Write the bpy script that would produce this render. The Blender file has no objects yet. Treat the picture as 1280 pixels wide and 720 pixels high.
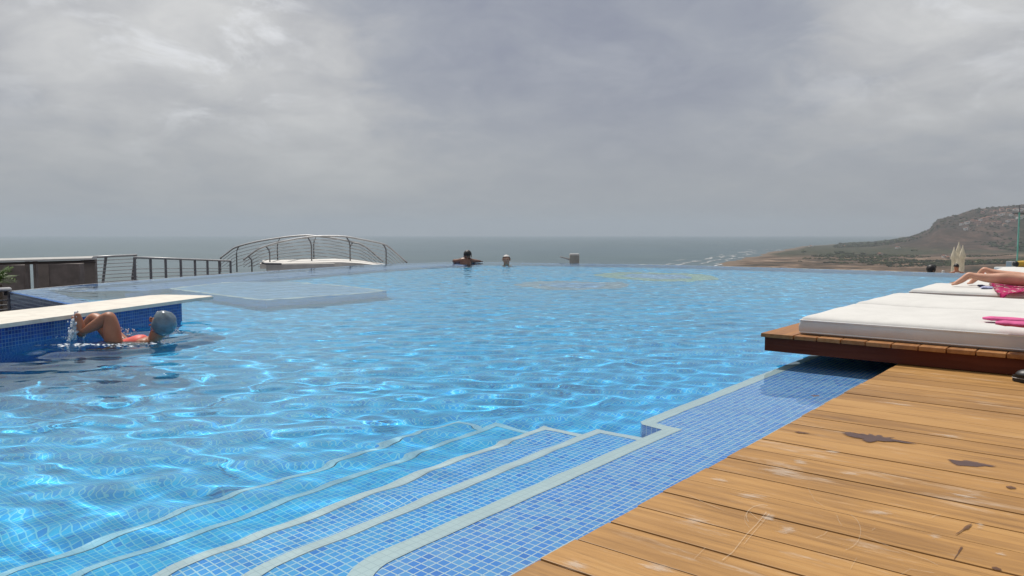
import bpy, bmesh, math, random
import numpy as np
from mathutils import Vector, Matrix, noise as mn

random.seed(7)
rng = np.random.default_rng(11)
R = math.radians
C = bpy.context.scene.collection
scene = bpy.context.scene

# ------------------------------------------------------------------ camera
CAMZ = 0.81                       # metres above the pool water (z = 0)
F = 956.0                         # focal length in pixels of the 1280 px wide photograph
PITCH = math.atan((360 - 291) / F)
cam_d = bpy.data.cameras.new('camera')
cam = bpy.data.objects.new('camera', cam_d)
C.objects.link(cam)
cam_d.sensor_width = 36
cam_d.lens = F / 1280 * 36
cam_d.clip_start = 0.05
cam_d.clip_end = 60000
cam.location = (0, 0, CAMZ)
cam.rotation_euler = (math.pi / 2 - PITCH, 0, 0)
scene.camera = cam

# ------------------------------------------------------------------ render settings
scene.render.engine = 'CYCLES'
scene.view_settings.view_transform = 'Standard'
scene.view_settings.look = 'None'
scene.view_settings.gamma = 1
scene.view_settings.use_curve_mapping = False
scene.view_settings.exposure = 0.0
cy = scene.cycles
cy.use_denoising = True
cy.max_bounces = 12
cy.transmission_bounces = 8
cy.diffuse_bounces = 3
cy.glossy_bounces = 4
cy.transparent_max_bounces = 12
cy.volume_bounces = 1
cy.caustics_refractive = True
cy.caustics_reflective = False
cy.sample_clamp_indirect = 6
cy.sample_clamp_direct = 0

# ------------------------------------------------------------------ sun and sky
SUN_AZ, SUN_EL = R(-24), R(60)
sd = bpy.data.lights.new('sun', 'SUN')
sun = bpy.data.objects.new('sun', sd)
C.objects.link(sun)
sd.energy = 3.7
sd.angle = R(0.5)
sd.color = (1.0, 0.95, 0.88)
to_sun = Vector((math.sin(SUN_AZ) * math.cos(SUN_EL), math.cos(SUN_AZ) * math.cos(SUN_EL), math.sin(SUN_EL)))
sun.rotation_euler = (-to_sun).to_track_quat('-Z', 'Y').to_euler()
sd.cycles.is_caustics_light = True

world = bpy.data.worlds.new('World')
scene.world = world
world.use_nodes = True


class NT:
    """small helper to write node trees"""
    def __init__(s, tree):
        s.t = tree
        tree.nodes.clear()

    def n(s, typ, ins=None, **kw):
        nd = s.t.nodes.new(typ)
        for k, v in kw.items():
            setattr(nd, k, v)
        for k, v in (ins or {}).items():
            sock = nd.inputs[k]
            if isinstance(v, bpy.types.NodeSocket):
                s.t.links.new(v, sock)
            elif isinstance(v, bpy.types.Node):
                s.t.links.new(v.outputs[0], sock)
            else:
                try:
                    sock.default_value = v
                except Exception:
                    sock.default_value = (*v, 1.0)
        return nd

    def m(s, op, a, b=0.0, c=None, clamp=False):
        ins = {0: a, 1: b}
        if c is not None:
            ins[2] = c
        return s.n('ShaderNodeMath', ins, operation=op, use_clamp=clamp).outputs[0]

    def vm(s, op, a, b=(0, 0, 0)):
        nd = s.n('ShaderNodeVectorMath', {0: a, 1: b}, operation=op)
        return nd.outputs['Value'] if op in ('DOT_PRODUCT', 'LENGTH', 'DISTANCE') else nd.outputs[0]

    def mix(s, f, a, b, blend='MIX'):
        nd = s.n('ShaderNodeMix', data_type='RGBA', blend_type=blend)
        for sock, v in ((nd.inputs[0], f), (nd.inputs[6], a), (nd.inputs[7], b)):
            if isinstance(v, bpy.types.NodeSocket):
                s.t.links.new(v, sock)
            elif isinstance(v, (int, float)):
                sock.default_value = v
            else:
                sock.default_value = (*v, 1.0) if len(v) == 3 else v
        return nd.outputs[2]

    def ramp(s, f, stops, interp='LINEAR'):
        nd = s.n('ShaderNodeValToRGB', {0: f})
        cr = nd.color_ramp
        cr.interpolation = interp
        while len(cr.elements) < len(stops):
            cr.elements.new(0.5)
        for e, (p, c) in zip(cr.elements, stops):
            e.position = p
            e.color = (*c, 1.0) if not isinstance(c, (int, float)) else (c, c, c, 1.0)
        return nd.outputs[0]

    def maprange(s, v, a, b, c=0.0, d=1.0, interp='SMOOTHSTEP'):
        nd = s.n('ShaderNodeMapRange', {0: v, 1: a, 2: b, 3: c, 4: d}, interpolation_type=interp)
        return nd.outputs[0]

    def noise(s, vec, scale, detail=4, rough=0.55, dist=0.0):
        return s.n('ShaderNodeTexNoise', {'Vector': vec, 'Scale': scale, 'Detail': detail, 'Roughness': rough, 'Distortion': dist}).outputs[0]


def dirv(px, py):
    a = (px - 640) / F
    b = -(py - 360) / F
    v = Vector((a, math.cos(PITCH) + b * math.sin(PITCH), -math.sin(PITCH) + b * math.cos(PITCH)))
    return v.normalized()


# cloudy sky: a physical sky behind an almost closed layer of cloud laid on a plane high above
W = NT(world.node_tree)
geo = W.n('ShaderNodeTexCoord').outputs['Generated']
sky = W.n('ShaderNodeTexSky', sky_type='NISHITA', sun_disc=False, sun_elevation=SUN_EL, sun_rotation=SUN_AZ % (2 * math.pi),
          air_density=1.0, dust_density=3.0, ozone_density=1.0)
sep = W.n('ShaderNodeSeparateXYZ', {0: geo})
zz = W.m('MAXIMUM', sep.outputs[2], 0.0)
inv = W.m('DIVIDE', 1.0, W.m('ADD', zz, 0.30))
cx_ = W.m('MULTIPLY', sep.outputs[0], inv)
cy_ = W.m('MULTIPLY', sep.outputs[1], inv)
cp = W.n('ShaderNodeCombineXYZ', {0: cx_, 1: cy_, 2: 0.0}).outputs[0]
n1 = W.noise(cp, 1.5, 6, 0.5, 0.3)
n2 = W.noise(W.vm('ADD', cp, (7.3, 2.1, 0)), 4.5, 6, 0.58, 0.4)
n3 = W.noise(W.vm('ADD', cp, (1.3, 9.1, 0)), 4.2, 8, 0.62, 0.35)
body = W.m('ADD', W.m('MULTIPLY', W.m('SUBTRACT', n1, 0.5), 0.55), W.m('MULTIPLY', W.m('SUBTRACT', n2, 0.5), 0.62))


def lobe(px, py, tight, amp):
    d = dirv(px, py)
    dot = W.vm('DOT_PRODUCT', geo, tuple(d))
    e = W.m('POWER', W.m('MAXIMUM', dot, 0.0), tight)
    return W.m('MULTIPLY', e, amp)


for a in ((620, 60, 60, -0.20), (800, 100, 90, -0.10), (180, 180, 70, -0.05), (110, 60, 220, 0.03), (50, 110, 120, 0.06),
          (400, 175, 90, 0.17), (300, 20, 300, 0.09), (1100, 90, 60, 0.10), (1230, 60, 90, 0.10), (620, 150, 160, 0.06),
          (1180, 230, 50, -0.13), (980, 250, 60, -0.06), (30, 250, 60, 0.02), (215, 45, 500, 0.07), (70, 45, 500, 0.07), (950, 18, 900, -0.08)):
    body = W.m('ADD', body, lobe(*a[:3], a[3] * 1.5))
shade = W.ramp(W.m('ADD', body, 0.5), [(0.2, (0.285, 0.305, 0.375)), (0.42, (0.365, 0.385, 0.435)), (0.6, (0.50, 0.505, 0.52)), (0.85, (0.70, 0.70, 0.69))])
# thin bright wisps where the layer is torn
wis = W.maprange(n3, 0.50, 0.68, 0.0, 0.6)
torn = W.m('ADD', W.m('ADD', lobe(150, 50, 160, 1.0), lobe(300, 25, 300, 1.1)), W.m('ADD', lobe(260, 90, 250, 0.8), lobe(1200, 40, 120, 0.8)))
wis = W.m('MULTIPLY', wis, W.m('ADD', 0.12, torn), clamp=True)
shade = W.mix(wis, shade, (0.80, 0.81, 0.83))
low = W.ramp(zz, [(0.0, (0.335, 0.365, 0.39)), (0.05, (0.355, 0.38, 0.405)), (0.25, (0.43, 0.44, 0.46))])
shade = W.mix(W.maprange(zz, 0.0, 0.24, 0.75, 0.0), shade, low)
cloudc = W.mix(1.0, shade, (10.0, 10.0, 10.0), 'MULTIPLY')
cover = W.mix(0.93, sky.outputs[0], cloudc)
bg = W.n('ShaderNodeBackground', {0: cover, 1: 0.1})
W.n('ShaderNodeOutputWorld', {0: bg})

# ------------------------------------------------------------------ frame of the pool: U along the deck edge, V along the boards
ANG = R(39.2)
OX, OY = 0.01, 1.625
U = Vector((math.sin(ANG), math.cos(ANG), 0))
V = Vector((math.cos(ANG), -math.sin(ANG), 0))


def uv(u, v, z=0.0):
    return Vector((OX, OY, z)) + U * u + V * v


def to_uv(x, y):
    d = Vector((x - OX, y - OY, 0))
    return d.dot(U), d.dot(V)


def at(px, py, Y):
    d = dirv(px, py)
    p = d * (Y / d.y)
    return Vector((p.x, p.y, p.z + CAMZ))


def ground(px, py, z):
    d = dirv(px, py)
    p = d * ((z - CAMZ) / d.z)
    return Vector((p.x, p.y, z))


MUV = Matrix((U, V, Vector((0, 0, 1)))).transposed()          # local (u, v, z) -> world rotation; mirrored, so normals get recalculated

# ------------------------------------------------------------------ materials
MATS = {}


def mat(name, color=(0.5, 0.5, 0.5), rough=0.6, metal=0.0, var=0.12, vscale=6.0, bump=0.0, bscale=60.0, spec=0.5, coat=0.0, sub=0.0):
    m = bpy.data.materials.new(name)
    m.use_nodes = True
    t = NT(m.node_tree)
    oc = t.n('ShaderNodeTexCoord').outputs['Object']
    nz = t.noise(oc, vscale, 5, 0.6)
    dark = tuple(c * (1 - var) for c in color)
    light = tuple(min(1, c * (1 + var)) for c in color)
    col = t.mix(t.maprange(nz, 0.3, 0.7), dark, light)
    ins = {'Base Color': col, 'Roughness': rough, 'Metallic': metal, 'Specular IOR Level': spec, 'Coat Weight': coat}
    if sub:
        ins['Subsurface Weight'] = sub
        ins['Subsurface Radius'] = (0.012, 0.005, 0.003)
    b = t.n('ShaderNodeBsdfPrincipled', ins)
    if bump:
        bn = t.n('ShaderNodeBump', {'Strength': bump, 'Distance': 0.01, 'Height': t.noise(oc, bscale, 4)})
        t.t.links.new(bn.outputs[0], b.inputs['Normal'])
    t.n('ShaderNodeOutputMaterial', {0: b})
    MATS[name] = m
    return m


def tile_mat(name, c1, c2, grout, size=0.0275, mortar=0.0024, rough=0.25, blotch=0.1):
    m = bpy.data.materials.new(name)
    m.use_nodes = True
    t = NT(m.node_tree)
    uvn = t.n('ShaderNodeUVMap', uv_map='UVMap').outputs[0]
    br = t.n('ShaderNodeTexBrick', {'Vector': uvn, 'Color1': c1, 'Color2': c2, 'Mortar': grout, 'Scale': 1.0, 'Mortar Size': mortar,
                                    'Mortar Smooth': 0.1, 'Brick Width': size, 'Row Height': size}, offset=0.0, squash=1.0)
    nz = t.noise(uvn, 1.3, 4)
    col = t.mix(t.maprange(nz, 0.3, 0.7, 0.0, blotch), br.outputs[0], tuple(c * 0.7 for c in c1))
    cell = t.vm('FLOOR', t.vm('MULTIPLY', uvn, (1 / size, 1 / size, 0.0)))
    wn = t.n('ShaderNodeTexWhiteNoise', {'Vector': cell}, noise_dimensions='3D').outputs[0]
    odd = t.m('MULTIPLY', t.m('GREATER_THAN', wn, 0.93), t.m('SUBTRACT', 1.0, br.outputs[1]))
    col = t.mix(t.m('MULTIPLY', odd, 0.0 if 'white' in name else 0.45), col, (c1[0] * 0.4, c1[1] * 0.5, c1[2] * 0.75))
    col = t.mix(t.maprange(t.noise(uvn, 7.0, 5, 0.7), 0.5, 0.75, 0.0, 0.16), col, grout)
    b = t.n('ShaderNodeBsdfPrincipled', {'Base Color': col, 'Roughness': rough})
    bn = t.n('ShaderNodeBump', {'Strength': 0.4, 'Distance': 0.002, 'Height': t.m('SUBTRACT', 1.0, br.outputs[1])})
    t.t.links.new(bn.outputs[0], b.inputs['Normal'])
    t.n('ShaderNodeOutputMaterial', {0: b})
    return m


M_tile = tile_mat('pool_mosaic', (0.085, 0.32, 0.95), (0.24, 0.54, 0.98), (0.96, 0.97, 0.98), mortar=0.0019)
M_deep = tile_mat('water_tint_deep_mosaic', (0.010, 0.42, 0.96), (0.035, 0.58, 0.99), (0.24, 0.73, 0.98), blotch=0.0)  # pool tile with deep water's absorption of red light painted into its colour
M_step = tile_mat('water_tint_step_mosaic', (0.05, 0.35, 0.94), (0.13, 0.54, 0.98), (0.66, 0.86, 0.97))  # same tile, tinted part way for light lost in the water
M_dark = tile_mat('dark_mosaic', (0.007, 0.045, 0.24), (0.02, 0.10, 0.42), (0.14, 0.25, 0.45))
M_rim = tile_mat('rim_mosaic', (0.10, 0.22, 0.62), (0.17, 0.32, 0.72), (0.4, 0.48, 0.70), blotch=0.2)
M_outer = tile_mat('outer_mosaic', (0.03, 0.055, 0.16), (0.05, 0.085, 0.21), (0.24, 0.30, 0.42), size=0.05, mortar=0.009)
M_jac = tile_mat('pale_mosaic', (0.22, 0.45, 0.85), (0.34, 0.56, 0.92), (0.66, 0.74, 0.86))
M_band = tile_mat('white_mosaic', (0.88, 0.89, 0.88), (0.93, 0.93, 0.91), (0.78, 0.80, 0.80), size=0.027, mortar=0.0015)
M_bandd = tile_mat('water_tint_white_mosaic', (0.45, 0.74, 0.90), (0.55, 0.80, 0.93), (0.40, 0.68, 0.86), size=0.027, mortar=0.0015)  # white nosing painted bluish for light absorbed at depth
M_mural_y = tile_mat('yellow_mosaic', (0.50, 0.62, 0.32), (0.6, 0.70, 0.42), (0.5, 0.6, 0.5))
M_mural_b = tile_mat('brown_mosaic', (0.42, 0.45, 0.52), (0.52, 0.54, 0.58), (0.5, 0.55, 0.6))
M_stone = mat('cream_stone', (0.66, 0.62, 0.54), 0.6, var=0.10, vscale=9, bump=0.15)
M_white = mat('white_fabric', (0.62, 0.61, 0.58), 0.85, var=0.05, vscale=5, bump=0.35, bscale=9)
M_pipe = mat('white_piping', (0.78, 0.77, 0.74), 0.8, var=0.03)
M_steel = mat('brushed_steel', (0.46, 0.46, 0.46), 0.42, 0.35, var=0.15, vscale=3)
M_dsteel = mat('dark_steel', (0.19, 0.19, 0.20), 0.5, 0.3, var=0.15)
M_pale = mat('pale_paint', (0.62, 0.60, 0.56), 0.6, var=0.08)
M_brown = mat('brown_panel', (0.22, 0.185, 0.17), 0.75, var=0.2, vscale=4, bump=0.2)
M_grey = mat('grey_paint', (0.34, 0.33, 0.29), 0.6, var=0.12)
M_cream = mat('cream_canvas', (0.60, 0.55, 0.44), 0.85, var=0.12, vscale=7, bump=0.3, bscale=12)
M_skin = mat('tanned_skin', (0.38, 0.155, 0.085), 0.5, var=0.12, vscale=10, sub=0.1)
M_skinl = mat('fair_skin', (0.56, 0.29, 0.19), 0.5, var=0.12, vscale=10, sub=0.1)
M_skind = mat('deep_tanned_skin', (0.22, 0.10, 0.06), 0.45, var=0.15, vscale=10, sub=0.1)
M_hair = mat('black_hair', (0.012, 0.010, 0.010), 0.5, var=0.3, vscale=40, bump=0.5)
M_hairw = mat('white_hair', (0.62, 0.58, 0.54), 0.7, var=0.15, vscale=40, bump=0.5)
M_cap = mat('grey_swim_cap', (0.13, 0.175, 0.21), 0.25, var=0.25, vscale=14, bump=0.8, bscale=14)
M_coral = mat('coral_swimsuit', (0.80, 0.13, 0.10), 0.55, var=0.1, vscale=20)
M_navy = mat('navy_cloth', (0.03, 0.03, 0.09), 0.8, var=0.2)
M_lilac = mat('lilac_cloth', (0.40, 0.42, 0.62), 0.8, var=0.3, vscale=30)
M_pink = mat('pink_cloth', (0.62, 0.10, 0.27), 0.8, var=0.12, vscale=14, bump=0.3, bscale=80)
M_black = mat('black_rubber', (0.012, 0.012, 0.014), 0.45, var=0.2)
M_yellow = mat('yellow_cloth', (0.62, 0.40, 0.06), 0.8, var=0.12, vscale=14)
M_eye = mat('dark_eye', (0.02, 0.015, 0.012), 0.3)
M_leaf = mat('palm_leaf', (0.085, 0.16, 0.02), 0.45, var=0.4, vscale=5)
M_trunk = mat('palm_bark', (0.12, 0.085, 0.055), 0.9, var=0.3, vscale=15, bump=0.6)


def glass_mat(name, color, ior, rough=0.0):
    m = bpy.data.materials.new(name)
    m.use_nodes = True
    t = NT(m.node_tree)
    g = t.n('ShaderNodeBsdfGlass', {'Color': color, 'Roughness': rough, 'IOR': ior})
    t.n('ShaderNodeOutputMaterial', {0: g})
    return m


M_water = glass_mat('pool_water', (0.85, 0.975, 1.0), 1.333)


def pane_mat(name, tint, refl):
    m = bpy.data.materials.new(name)
    m.use_nodes = True
    t = NT(m.node_tree)
    tr = t.n('ShaderNodeBsdfTransparent', {0: tint})
    gl = t.n('ShaderNodeBsdfGlossy', {0: (1, 1, 1, 1), 'Roughness': 0.02})
    fr = t.n('ShaderNodeFresnel', {0: 1.45})
    mx = t.n('ShaderNodeMixShader', {0: t.m('MULTIPLY', fr, refl), 1: tr.outputs[0], 2: gl.outputs[0]})
    t.n('ShaderNodeOutputMaterial', {0: mx})
    return m


M_pane = pane_mat('clear_pane', (0.86, 0.93, 0.90, 1), 1.0)
M_gedge = mat('green_glass_edge', (0.16, 0.42, 0.33), 0.2, var=0.2)


def wood_mat(name, c_a, c_b, c_c, rough, worn=0.35, axis=1, bump=0.25):
    """boards: grain runs along local axis; each board has its own tint from the 'rnd' attribute"""
    m = bpy.data.materials.new(name)
    m.use_nodes = True
    t = NT(m.node_tree)
    oc = t.n('ShaderNodeTexCoord').outputs['Object']
    spec = 0.12 if 'apron' in name else 0.4
    rnd = t.n('ShaderNodeAttribute', attribute_name='rnd').outputs['Fac']
    off = t.n('ShaderNodeCombineXYZ', {0: t.m('MULTIPLY', rnd, 37.0), 1: t.m('MULTIPLY', rnd, 91.0), 2: t.m('MULTIPLY', rnd, 13.0)}).outputs[0]
    p = t.vm('ADD', oc, off)
    st = (22.0, 1.3, 22.0) if axis == 1 else (1.3, 22.0, 22.0)
    gv = t.vm('MULTIPLY', p, st)
    g1 = t.noise(gv, 1.0, 7, 0.62, 1.2)
    st2 = (90.0, 4.0, 90.0) if axis == 1 else (4.0, 90.0, 90.0)
    g2 = t.noise(t.vm('MULTIPLY', p, st2), 1.0, 4, 0.6, 0.4)
    big = t.noise(p, 1.7, 4, 0.5)
    k = t.m('ADD', t.m('MULTIPLY', g1, 0.55), t.m('ADD', t.m('MULTIPLY', rnd, 0.15), t.m('MULTIPLY', big, 0.3)))
    col = t.ramp(k, [(0.32, c_a), (0.55, c_b), (0.78, c_c)])
    col = t.mix(t.maprange(g2, 0.52, 0.75, 0.0, 0.45), col, tuple(x * 0.55 for x in c_a))
    # pale worn streaks along the grain
    st3 = (16.0, 3.0, 16.0) if axis == 1 else (3.0, 16.0, 16.0)
    wn = t.noise(t.vm('MULTIPLY', p, st3), 1.0, 8, 0.72, 0.3)
    wm = t.m('MULTIPLY', t.maprange(wn, 0.54, 0.72, 0.0, worn), t.maprange(t.noise(oc, 1.1, 3), 0.42, 0.62, 0.1, 1.0))
    col = t.mix(wm, col, (0.62, 0.50, 0.38))
    b = t.n('ShaderNodeBsdfPrincipled', {'Base Color': col, 'Roughness': t.maprange(g1, 0.3, 0.7, rough - 0.08, rough + 0.1, 'LINEAR'), 'Specular IOR Level': spec})
    bn = t.n('ShaderNodeBump', {'Strength': bump, 'Distance': 0.003, 'Height': t.m('ADD', g1, g2)})
    t.t.links.new(bn.outputs[0], b.inputs['Normal'])
    t.n('ShaderNodeOutputMaterial', {0: b})
    return m


M_deck = wood_mat('deck_wood', (0.215, 0.102, 0.025), (0.43, 0.226, 0.066), (0.54, 0.322, 0.118), 0.5, 0.5, axis=1)
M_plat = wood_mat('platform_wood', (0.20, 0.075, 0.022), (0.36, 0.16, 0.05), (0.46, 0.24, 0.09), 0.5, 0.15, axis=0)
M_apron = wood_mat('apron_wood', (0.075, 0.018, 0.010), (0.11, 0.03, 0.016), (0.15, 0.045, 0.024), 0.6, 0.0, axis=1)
M_under = mat('dark_under_deck', (0.035, 0.018, 0.01), 0.9)  # dark tone gives the gaps between deck boards their shade


# ------------------------------------------------------------------ mesh helpers
def new_bm():
    return bmesh.new()


def link(name, me, m=None, parent=None, smooth=False):
    o = bpy.data.objects.new(name, me)
    if m is not None:
        if isinstance(m, (list, tuple)):
            for x in m:
                me.materials.append(x)
        else:
            me.materials.append(m)
    C.objects.link(o)
    if parent is not None:
        o.parent = parent
    if smooth:
        for p in me.polygons:
            p.use_smooth = True
    return o


def obj(name, bm, m=None, parent=None, smooth=False, recalc=True):
    if recalc:
        bmesh.ops.recalc_face_normals(bm, faces=bm.faces[:])
    me = bpy.data.meshes.new(name)
    bm.to_mesh(me)
    bm.free()
    return link(name, me, m, parent, smooth)


def tag(o, label=None, cat=None, group=None, kind=None):
    if label:
        o['label'] = label
    if cat:
        o['category'] = cat
    if group:
        o['group'] = group
    if kind:
        o['kind'] = kind
    return o


def empty(name, loc, label=None, cat=None, group=None, rot=0.0):
    o = bpy.data.objects.new(name, None)
    o.location = loc
    o.rotation_euler = (0, 0, rot)
    o.empty_display_size = 0.2
    C.objects.link(o)
    return tag(o, label, cat, group)


def rel(parent, p):
    """world point -> parent's local space (parents are only moved and turned about z)"""
    return Matrix.Rotation(-parent.rotation_euler.z, 4, 'Z') @ (Vector(p) - Vector(parent.location))


def box(bm, c, s, rz=0.0, bevel=0.0, M=None):
    r = bmesh.ops.create_cube(bm, size=1.0)
    vs = r['verts']
    for v in vs:
        v.co = Vector((v.co.x * s[0], v.co.y * s[1], v.co.z * s[2]))
    if bevel:
        es = list({e for v in vs for e in v.link_edges})
        rb = bmesh.ops.bevel(bm, geom=es, offset=bevel, segments=2, affect='EDGES', profile=0.6)
        vs = list({v for f in rb['faces'] for v in f.verts} | {v for v in vs if v.is_valid})
    T = Matrix.Translation(Vector(c)) @ Matrix.Rotation(rz, 4, 'Z')
    if M is not None:
        T = M @ T
    for v in vs:
        v.co = T @ v.co
    return vs


def tube(bm, pts, r, n=8, cap=True):
    pts = [Vector(p) for p in pts]
    rs = r if isinstance(r, (list, tuple)) else [r] * len(pts)
    rings = []
    for i, p in enumerate(pts):
        a = pts[max(i - 1, 0)]
        b = pts[min(i + 1, len(pts) - 1)]
        d = (b - a).normalized()
        up = Vector((0, 0, 1)) if abs(d.z) < 0.95 else Vector((1, 0, 0))
        s = d.cross(up).normalized()
        t = s.cross(d).normalized()
        rings.append([bm.verts.new(p + (s * math.cos(2 * math.pi * k / n) + t * math.sin(2 * math.pi * k / n)) * rs[i]) for k in range(n)])
    for A, B in zip(rings, rings[1:]):
        for k in range(n):
            bm.faces.new((A[k], A[(k + 1) % n], B[(k + 1) % n], B[k]))
    if cap:
        bm.faces.new(rings[0])
        bm.faces.new(rings[-1])
    return rings


def prism(bm, poly, z0, z1):
    lo = [bm.verts.new((p[0], p[1], z0)) for p in poly]
    hi = [bm.verts.new((p[0], p[1], z1)) for p in poly]
    n = len(poly)
    bm.faces.new(hi)
    bm.faces.new(lo[::-1])
    for i in range(n):
        bm.faces.new((lo[i], lo[(i + 1) % n], hi[(i + 1) % n], hi[i]))


def ellipsoid(bm, c, r, seg=16, rings=10, M=None):
    res = bmesh.ops.create_uvsphere(bm, u_segments=seg, v_segments=rings, radius=1.0)
    for v in res['verts']:
        q = Vector((v.co.x * r[0], v.co.y * r[1], v.co.z * r[2]))
        if M is not None:
            q = M @ q
        v.co = q + Vector(c)
    return res['verts']


def catmull(pts, n=6, closed=False):
    P = [Vector(p) for p in pts]
    out = []
    m = len(P)
    for i in range(m if closed else m - 1):
        p0 = P[(i - 1) % m] if closed or i > 0 else P[i] * 2 - P[i + 1]
        p1 = P[i]
        p2 = P[(i + 1) % m]
        p3 = P[(i + 2) % m] if closed or i + 2 < m else P[i + 1] * 2 - P[i]
        for k in range(n):
            t = k / n
            out.append(0.5 * ((2 * p1) + (p2 - p0) * t + (2 * p0 - 5 * p1 + 4 * p2 - p3) * t * t + (3 * p1 - p0 - 3 * p2 + p3) * t ** 3))
    if not closed:
        out.append(P[-1])
    return out


def add_uv(me, fn):
    """fn(co, normal) -> (s, t) in metres, per loop"""
    lay = me.uv_layers.new(name='UVMap')
    for p in me.polygons:
        for li in p.loop_indices:
            lay.data[li].uv = fn(me.vertices[me.loops[li].vertex_index].co, p.normal)


def uv_box(co, nm):
    u, v = to_uv(co.x, co.y)
    if abs(nm.z) > 0.5:
        return (u, v)
    s = u if abs(nm.dot(V)) > abs(nm.dot(U)) else v
    return (s, co.z)


def uv_wall(co, nm):
    if abs(nm.z) > 0.5:
        return to_uv(co.x, co.y)
    t = Vector((-nm.y, nm.x, 0)).normalized()
    return (co.dot(t), co.z)


def receiver(o):
    o.cycles.is_caustics_receiver = True
    return o


# ------------------------------------------------------------------ value noise for terrain
def vnoise(x, y, seed=0):
    xi = np.floor(x).astype(np.int64)
    yi = np.floor(y).astype(np.int64)
    fx = x - xi
    fy = y - yi
    fx = fx * fx * (3 - 2 * fx)
    fy = fy * fy * (3 - 2 * fy)

    def h(a, b):
        n = (a * 374761393 + b * 668265263 + seed * 974711) & 0x7fffffff
        n = ((n ^ (n >> 13)) * 1274126177) & 0x7fffffff
        return ((n ^ (n >> 16)) & 0xffff) / 65535.0
    return (h(xi, yi) * (1 - fx) + h(xi + 1, yi) * fx) * (1 - fy) + (h(xi, yi + 1) * (1 - fx) + h(xi + 1, yi + 1) * fx) * fy


def fbm(x, y, oct=5, seed=0):
    s = 0.0
    a = 0.5
    for k in range(oct):
        s = s + a * vnoise(x, y, seed + k * 17)
        x = x * 2.03 + 5.1
        y = y * 2.03 + 1.7
        a *= 0.5
    return s - 0.5


# ================================================================== FAR SETTING: sea, coast, hill
SEA = -70.0
me = bpy.data.meshes.new('sea')
me.from_pydata([(-16000, -3000, SEA), (16000, -3000, SEA), (16000, 15500, SEA), (-16000, 15500, SEA)], [], [(0, 1, 2, 3)])
m = bpy.data.materials.new('sea_water')
m.use_nodes = True
t = NT(m.node_tree)
oc = t.n('ShaderNodeTexCoord').outputs['Object']
nz = t.noise(t.vm('MULTIPLY', oc, (0.004, 0.012, 0.01)), 1.0, 6, 0.65)
nb = t.noise(t.vm('MULTIPLY', oc, (0.0006, 0.0016, 0.01)), 1.0, 4, 0.6)
col = t.mix(t.maprange(nz, 0.35, 0.65), (0.042, 0.085, 0.108), (0.07, 0.12, 0.142))
col = t.mix(t.maprange(nb, 0.4, 0.65, 0.0, 0.5), col, (0.05, 0.095, 0.10))
b = t.n('ShaderNodeBsdfPrincipled', {'Base Color': col, 'Roughness': 0.45, 'IOR': 1.33, 'Specular IOR Level': 0.5})
bn = t.n('ShaderNodeBump', {'Strength': 0.6, 'Distance': 3.0, 'Height': t.noise(t.vm('MULTIPLY', oc, (0.03, 0.07, 0.03)), 1.0, 6, 0.6)})
t.t.links.new(bn.outputs[0], b.inputs['Normal'])
t.n('ShaderNodeOutputMaterial', {0: b})
tag(link('sea', me, m), kind='structure')

coast_y = np.array([0, 300, 500, 800, 1200, 1735, 2183, 2820, 3077, 3980, 4670, 5640, 8000, 14000], float)
coast_x = np.array([-900, -500, -150, 60, 270, 481, 662, 944, 1078, 1499, 1954, 2714, 5200, 12000], float)
hp_x = np.array([1500, 1700, 1807, 1860, 1913, 1958, 1973, 2000, 2043, 2085, 2131, 2173, 2278, 2357, 2410, 2800, 6000], float)
hp_z = np.array([0, 8, 24, 35, 56, 77, 98, 124, 134, 141, 156, 168, 179, 186, 190, 205, 215], float)


def smooth(a, b, x):
    t_ = np.clip((x - a) / (b - a), 0, 1)
    return t_ * t_ * (3 - 2 * t_)


def land_z(x, y):
    x = np.asarray(x, float)
    y = np.asarray(y, float)
    d = (x - np.interp(y, coast_y, coast_x)) * 0.8 + 70 * fbm(x / 260, y / 260, 4, 3) + 45 * fbm(x / 60, y / 60, 3, 8)
    z = SEA + np.clip(d * 0.05, -8, 3.0) + 9 * smooth(60, 700, d) + (1.5 + 9 * smooth(0, 300, d)) * fbm(x / 110, y / 110, 5, 9) * smooth(0, 60, d)
    rid = np.interp(x * 3600 / np.maximum(y, 500), hp_x, hp_z)
    sy = smooth(2300, 3650, y + 260 * fbm(x / 420, y / 420, 4, 5)) * (1 - 0.7 * smooth(4600, 7000, y))
    hill = rid * sy
    gul = (np.abs(fbm(x / 190, y / 300, 5, 21)) - 0.12) * 70 * smooth(10, 90, hill) * (1 - 0.85 * smooth(3100, 3550, y))
    z = z + hill + gul + 6 * fbm(x / 45, y / 45, 3, 31) * smooth(5, 50, hill)
    # the slope the hotel stands on
    r = np.hypot(x, y)
    own = -3.2 - np.maximum(r - 38, 0) * 0.155
    back = smooth(50, -250, y)
    own = own * (1 - back) + (-3.2 + 0.02 * np.maximum(-y, 0)) * back
    return np.maximum(z, np.maximum(own, SEA - 8))


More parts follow.
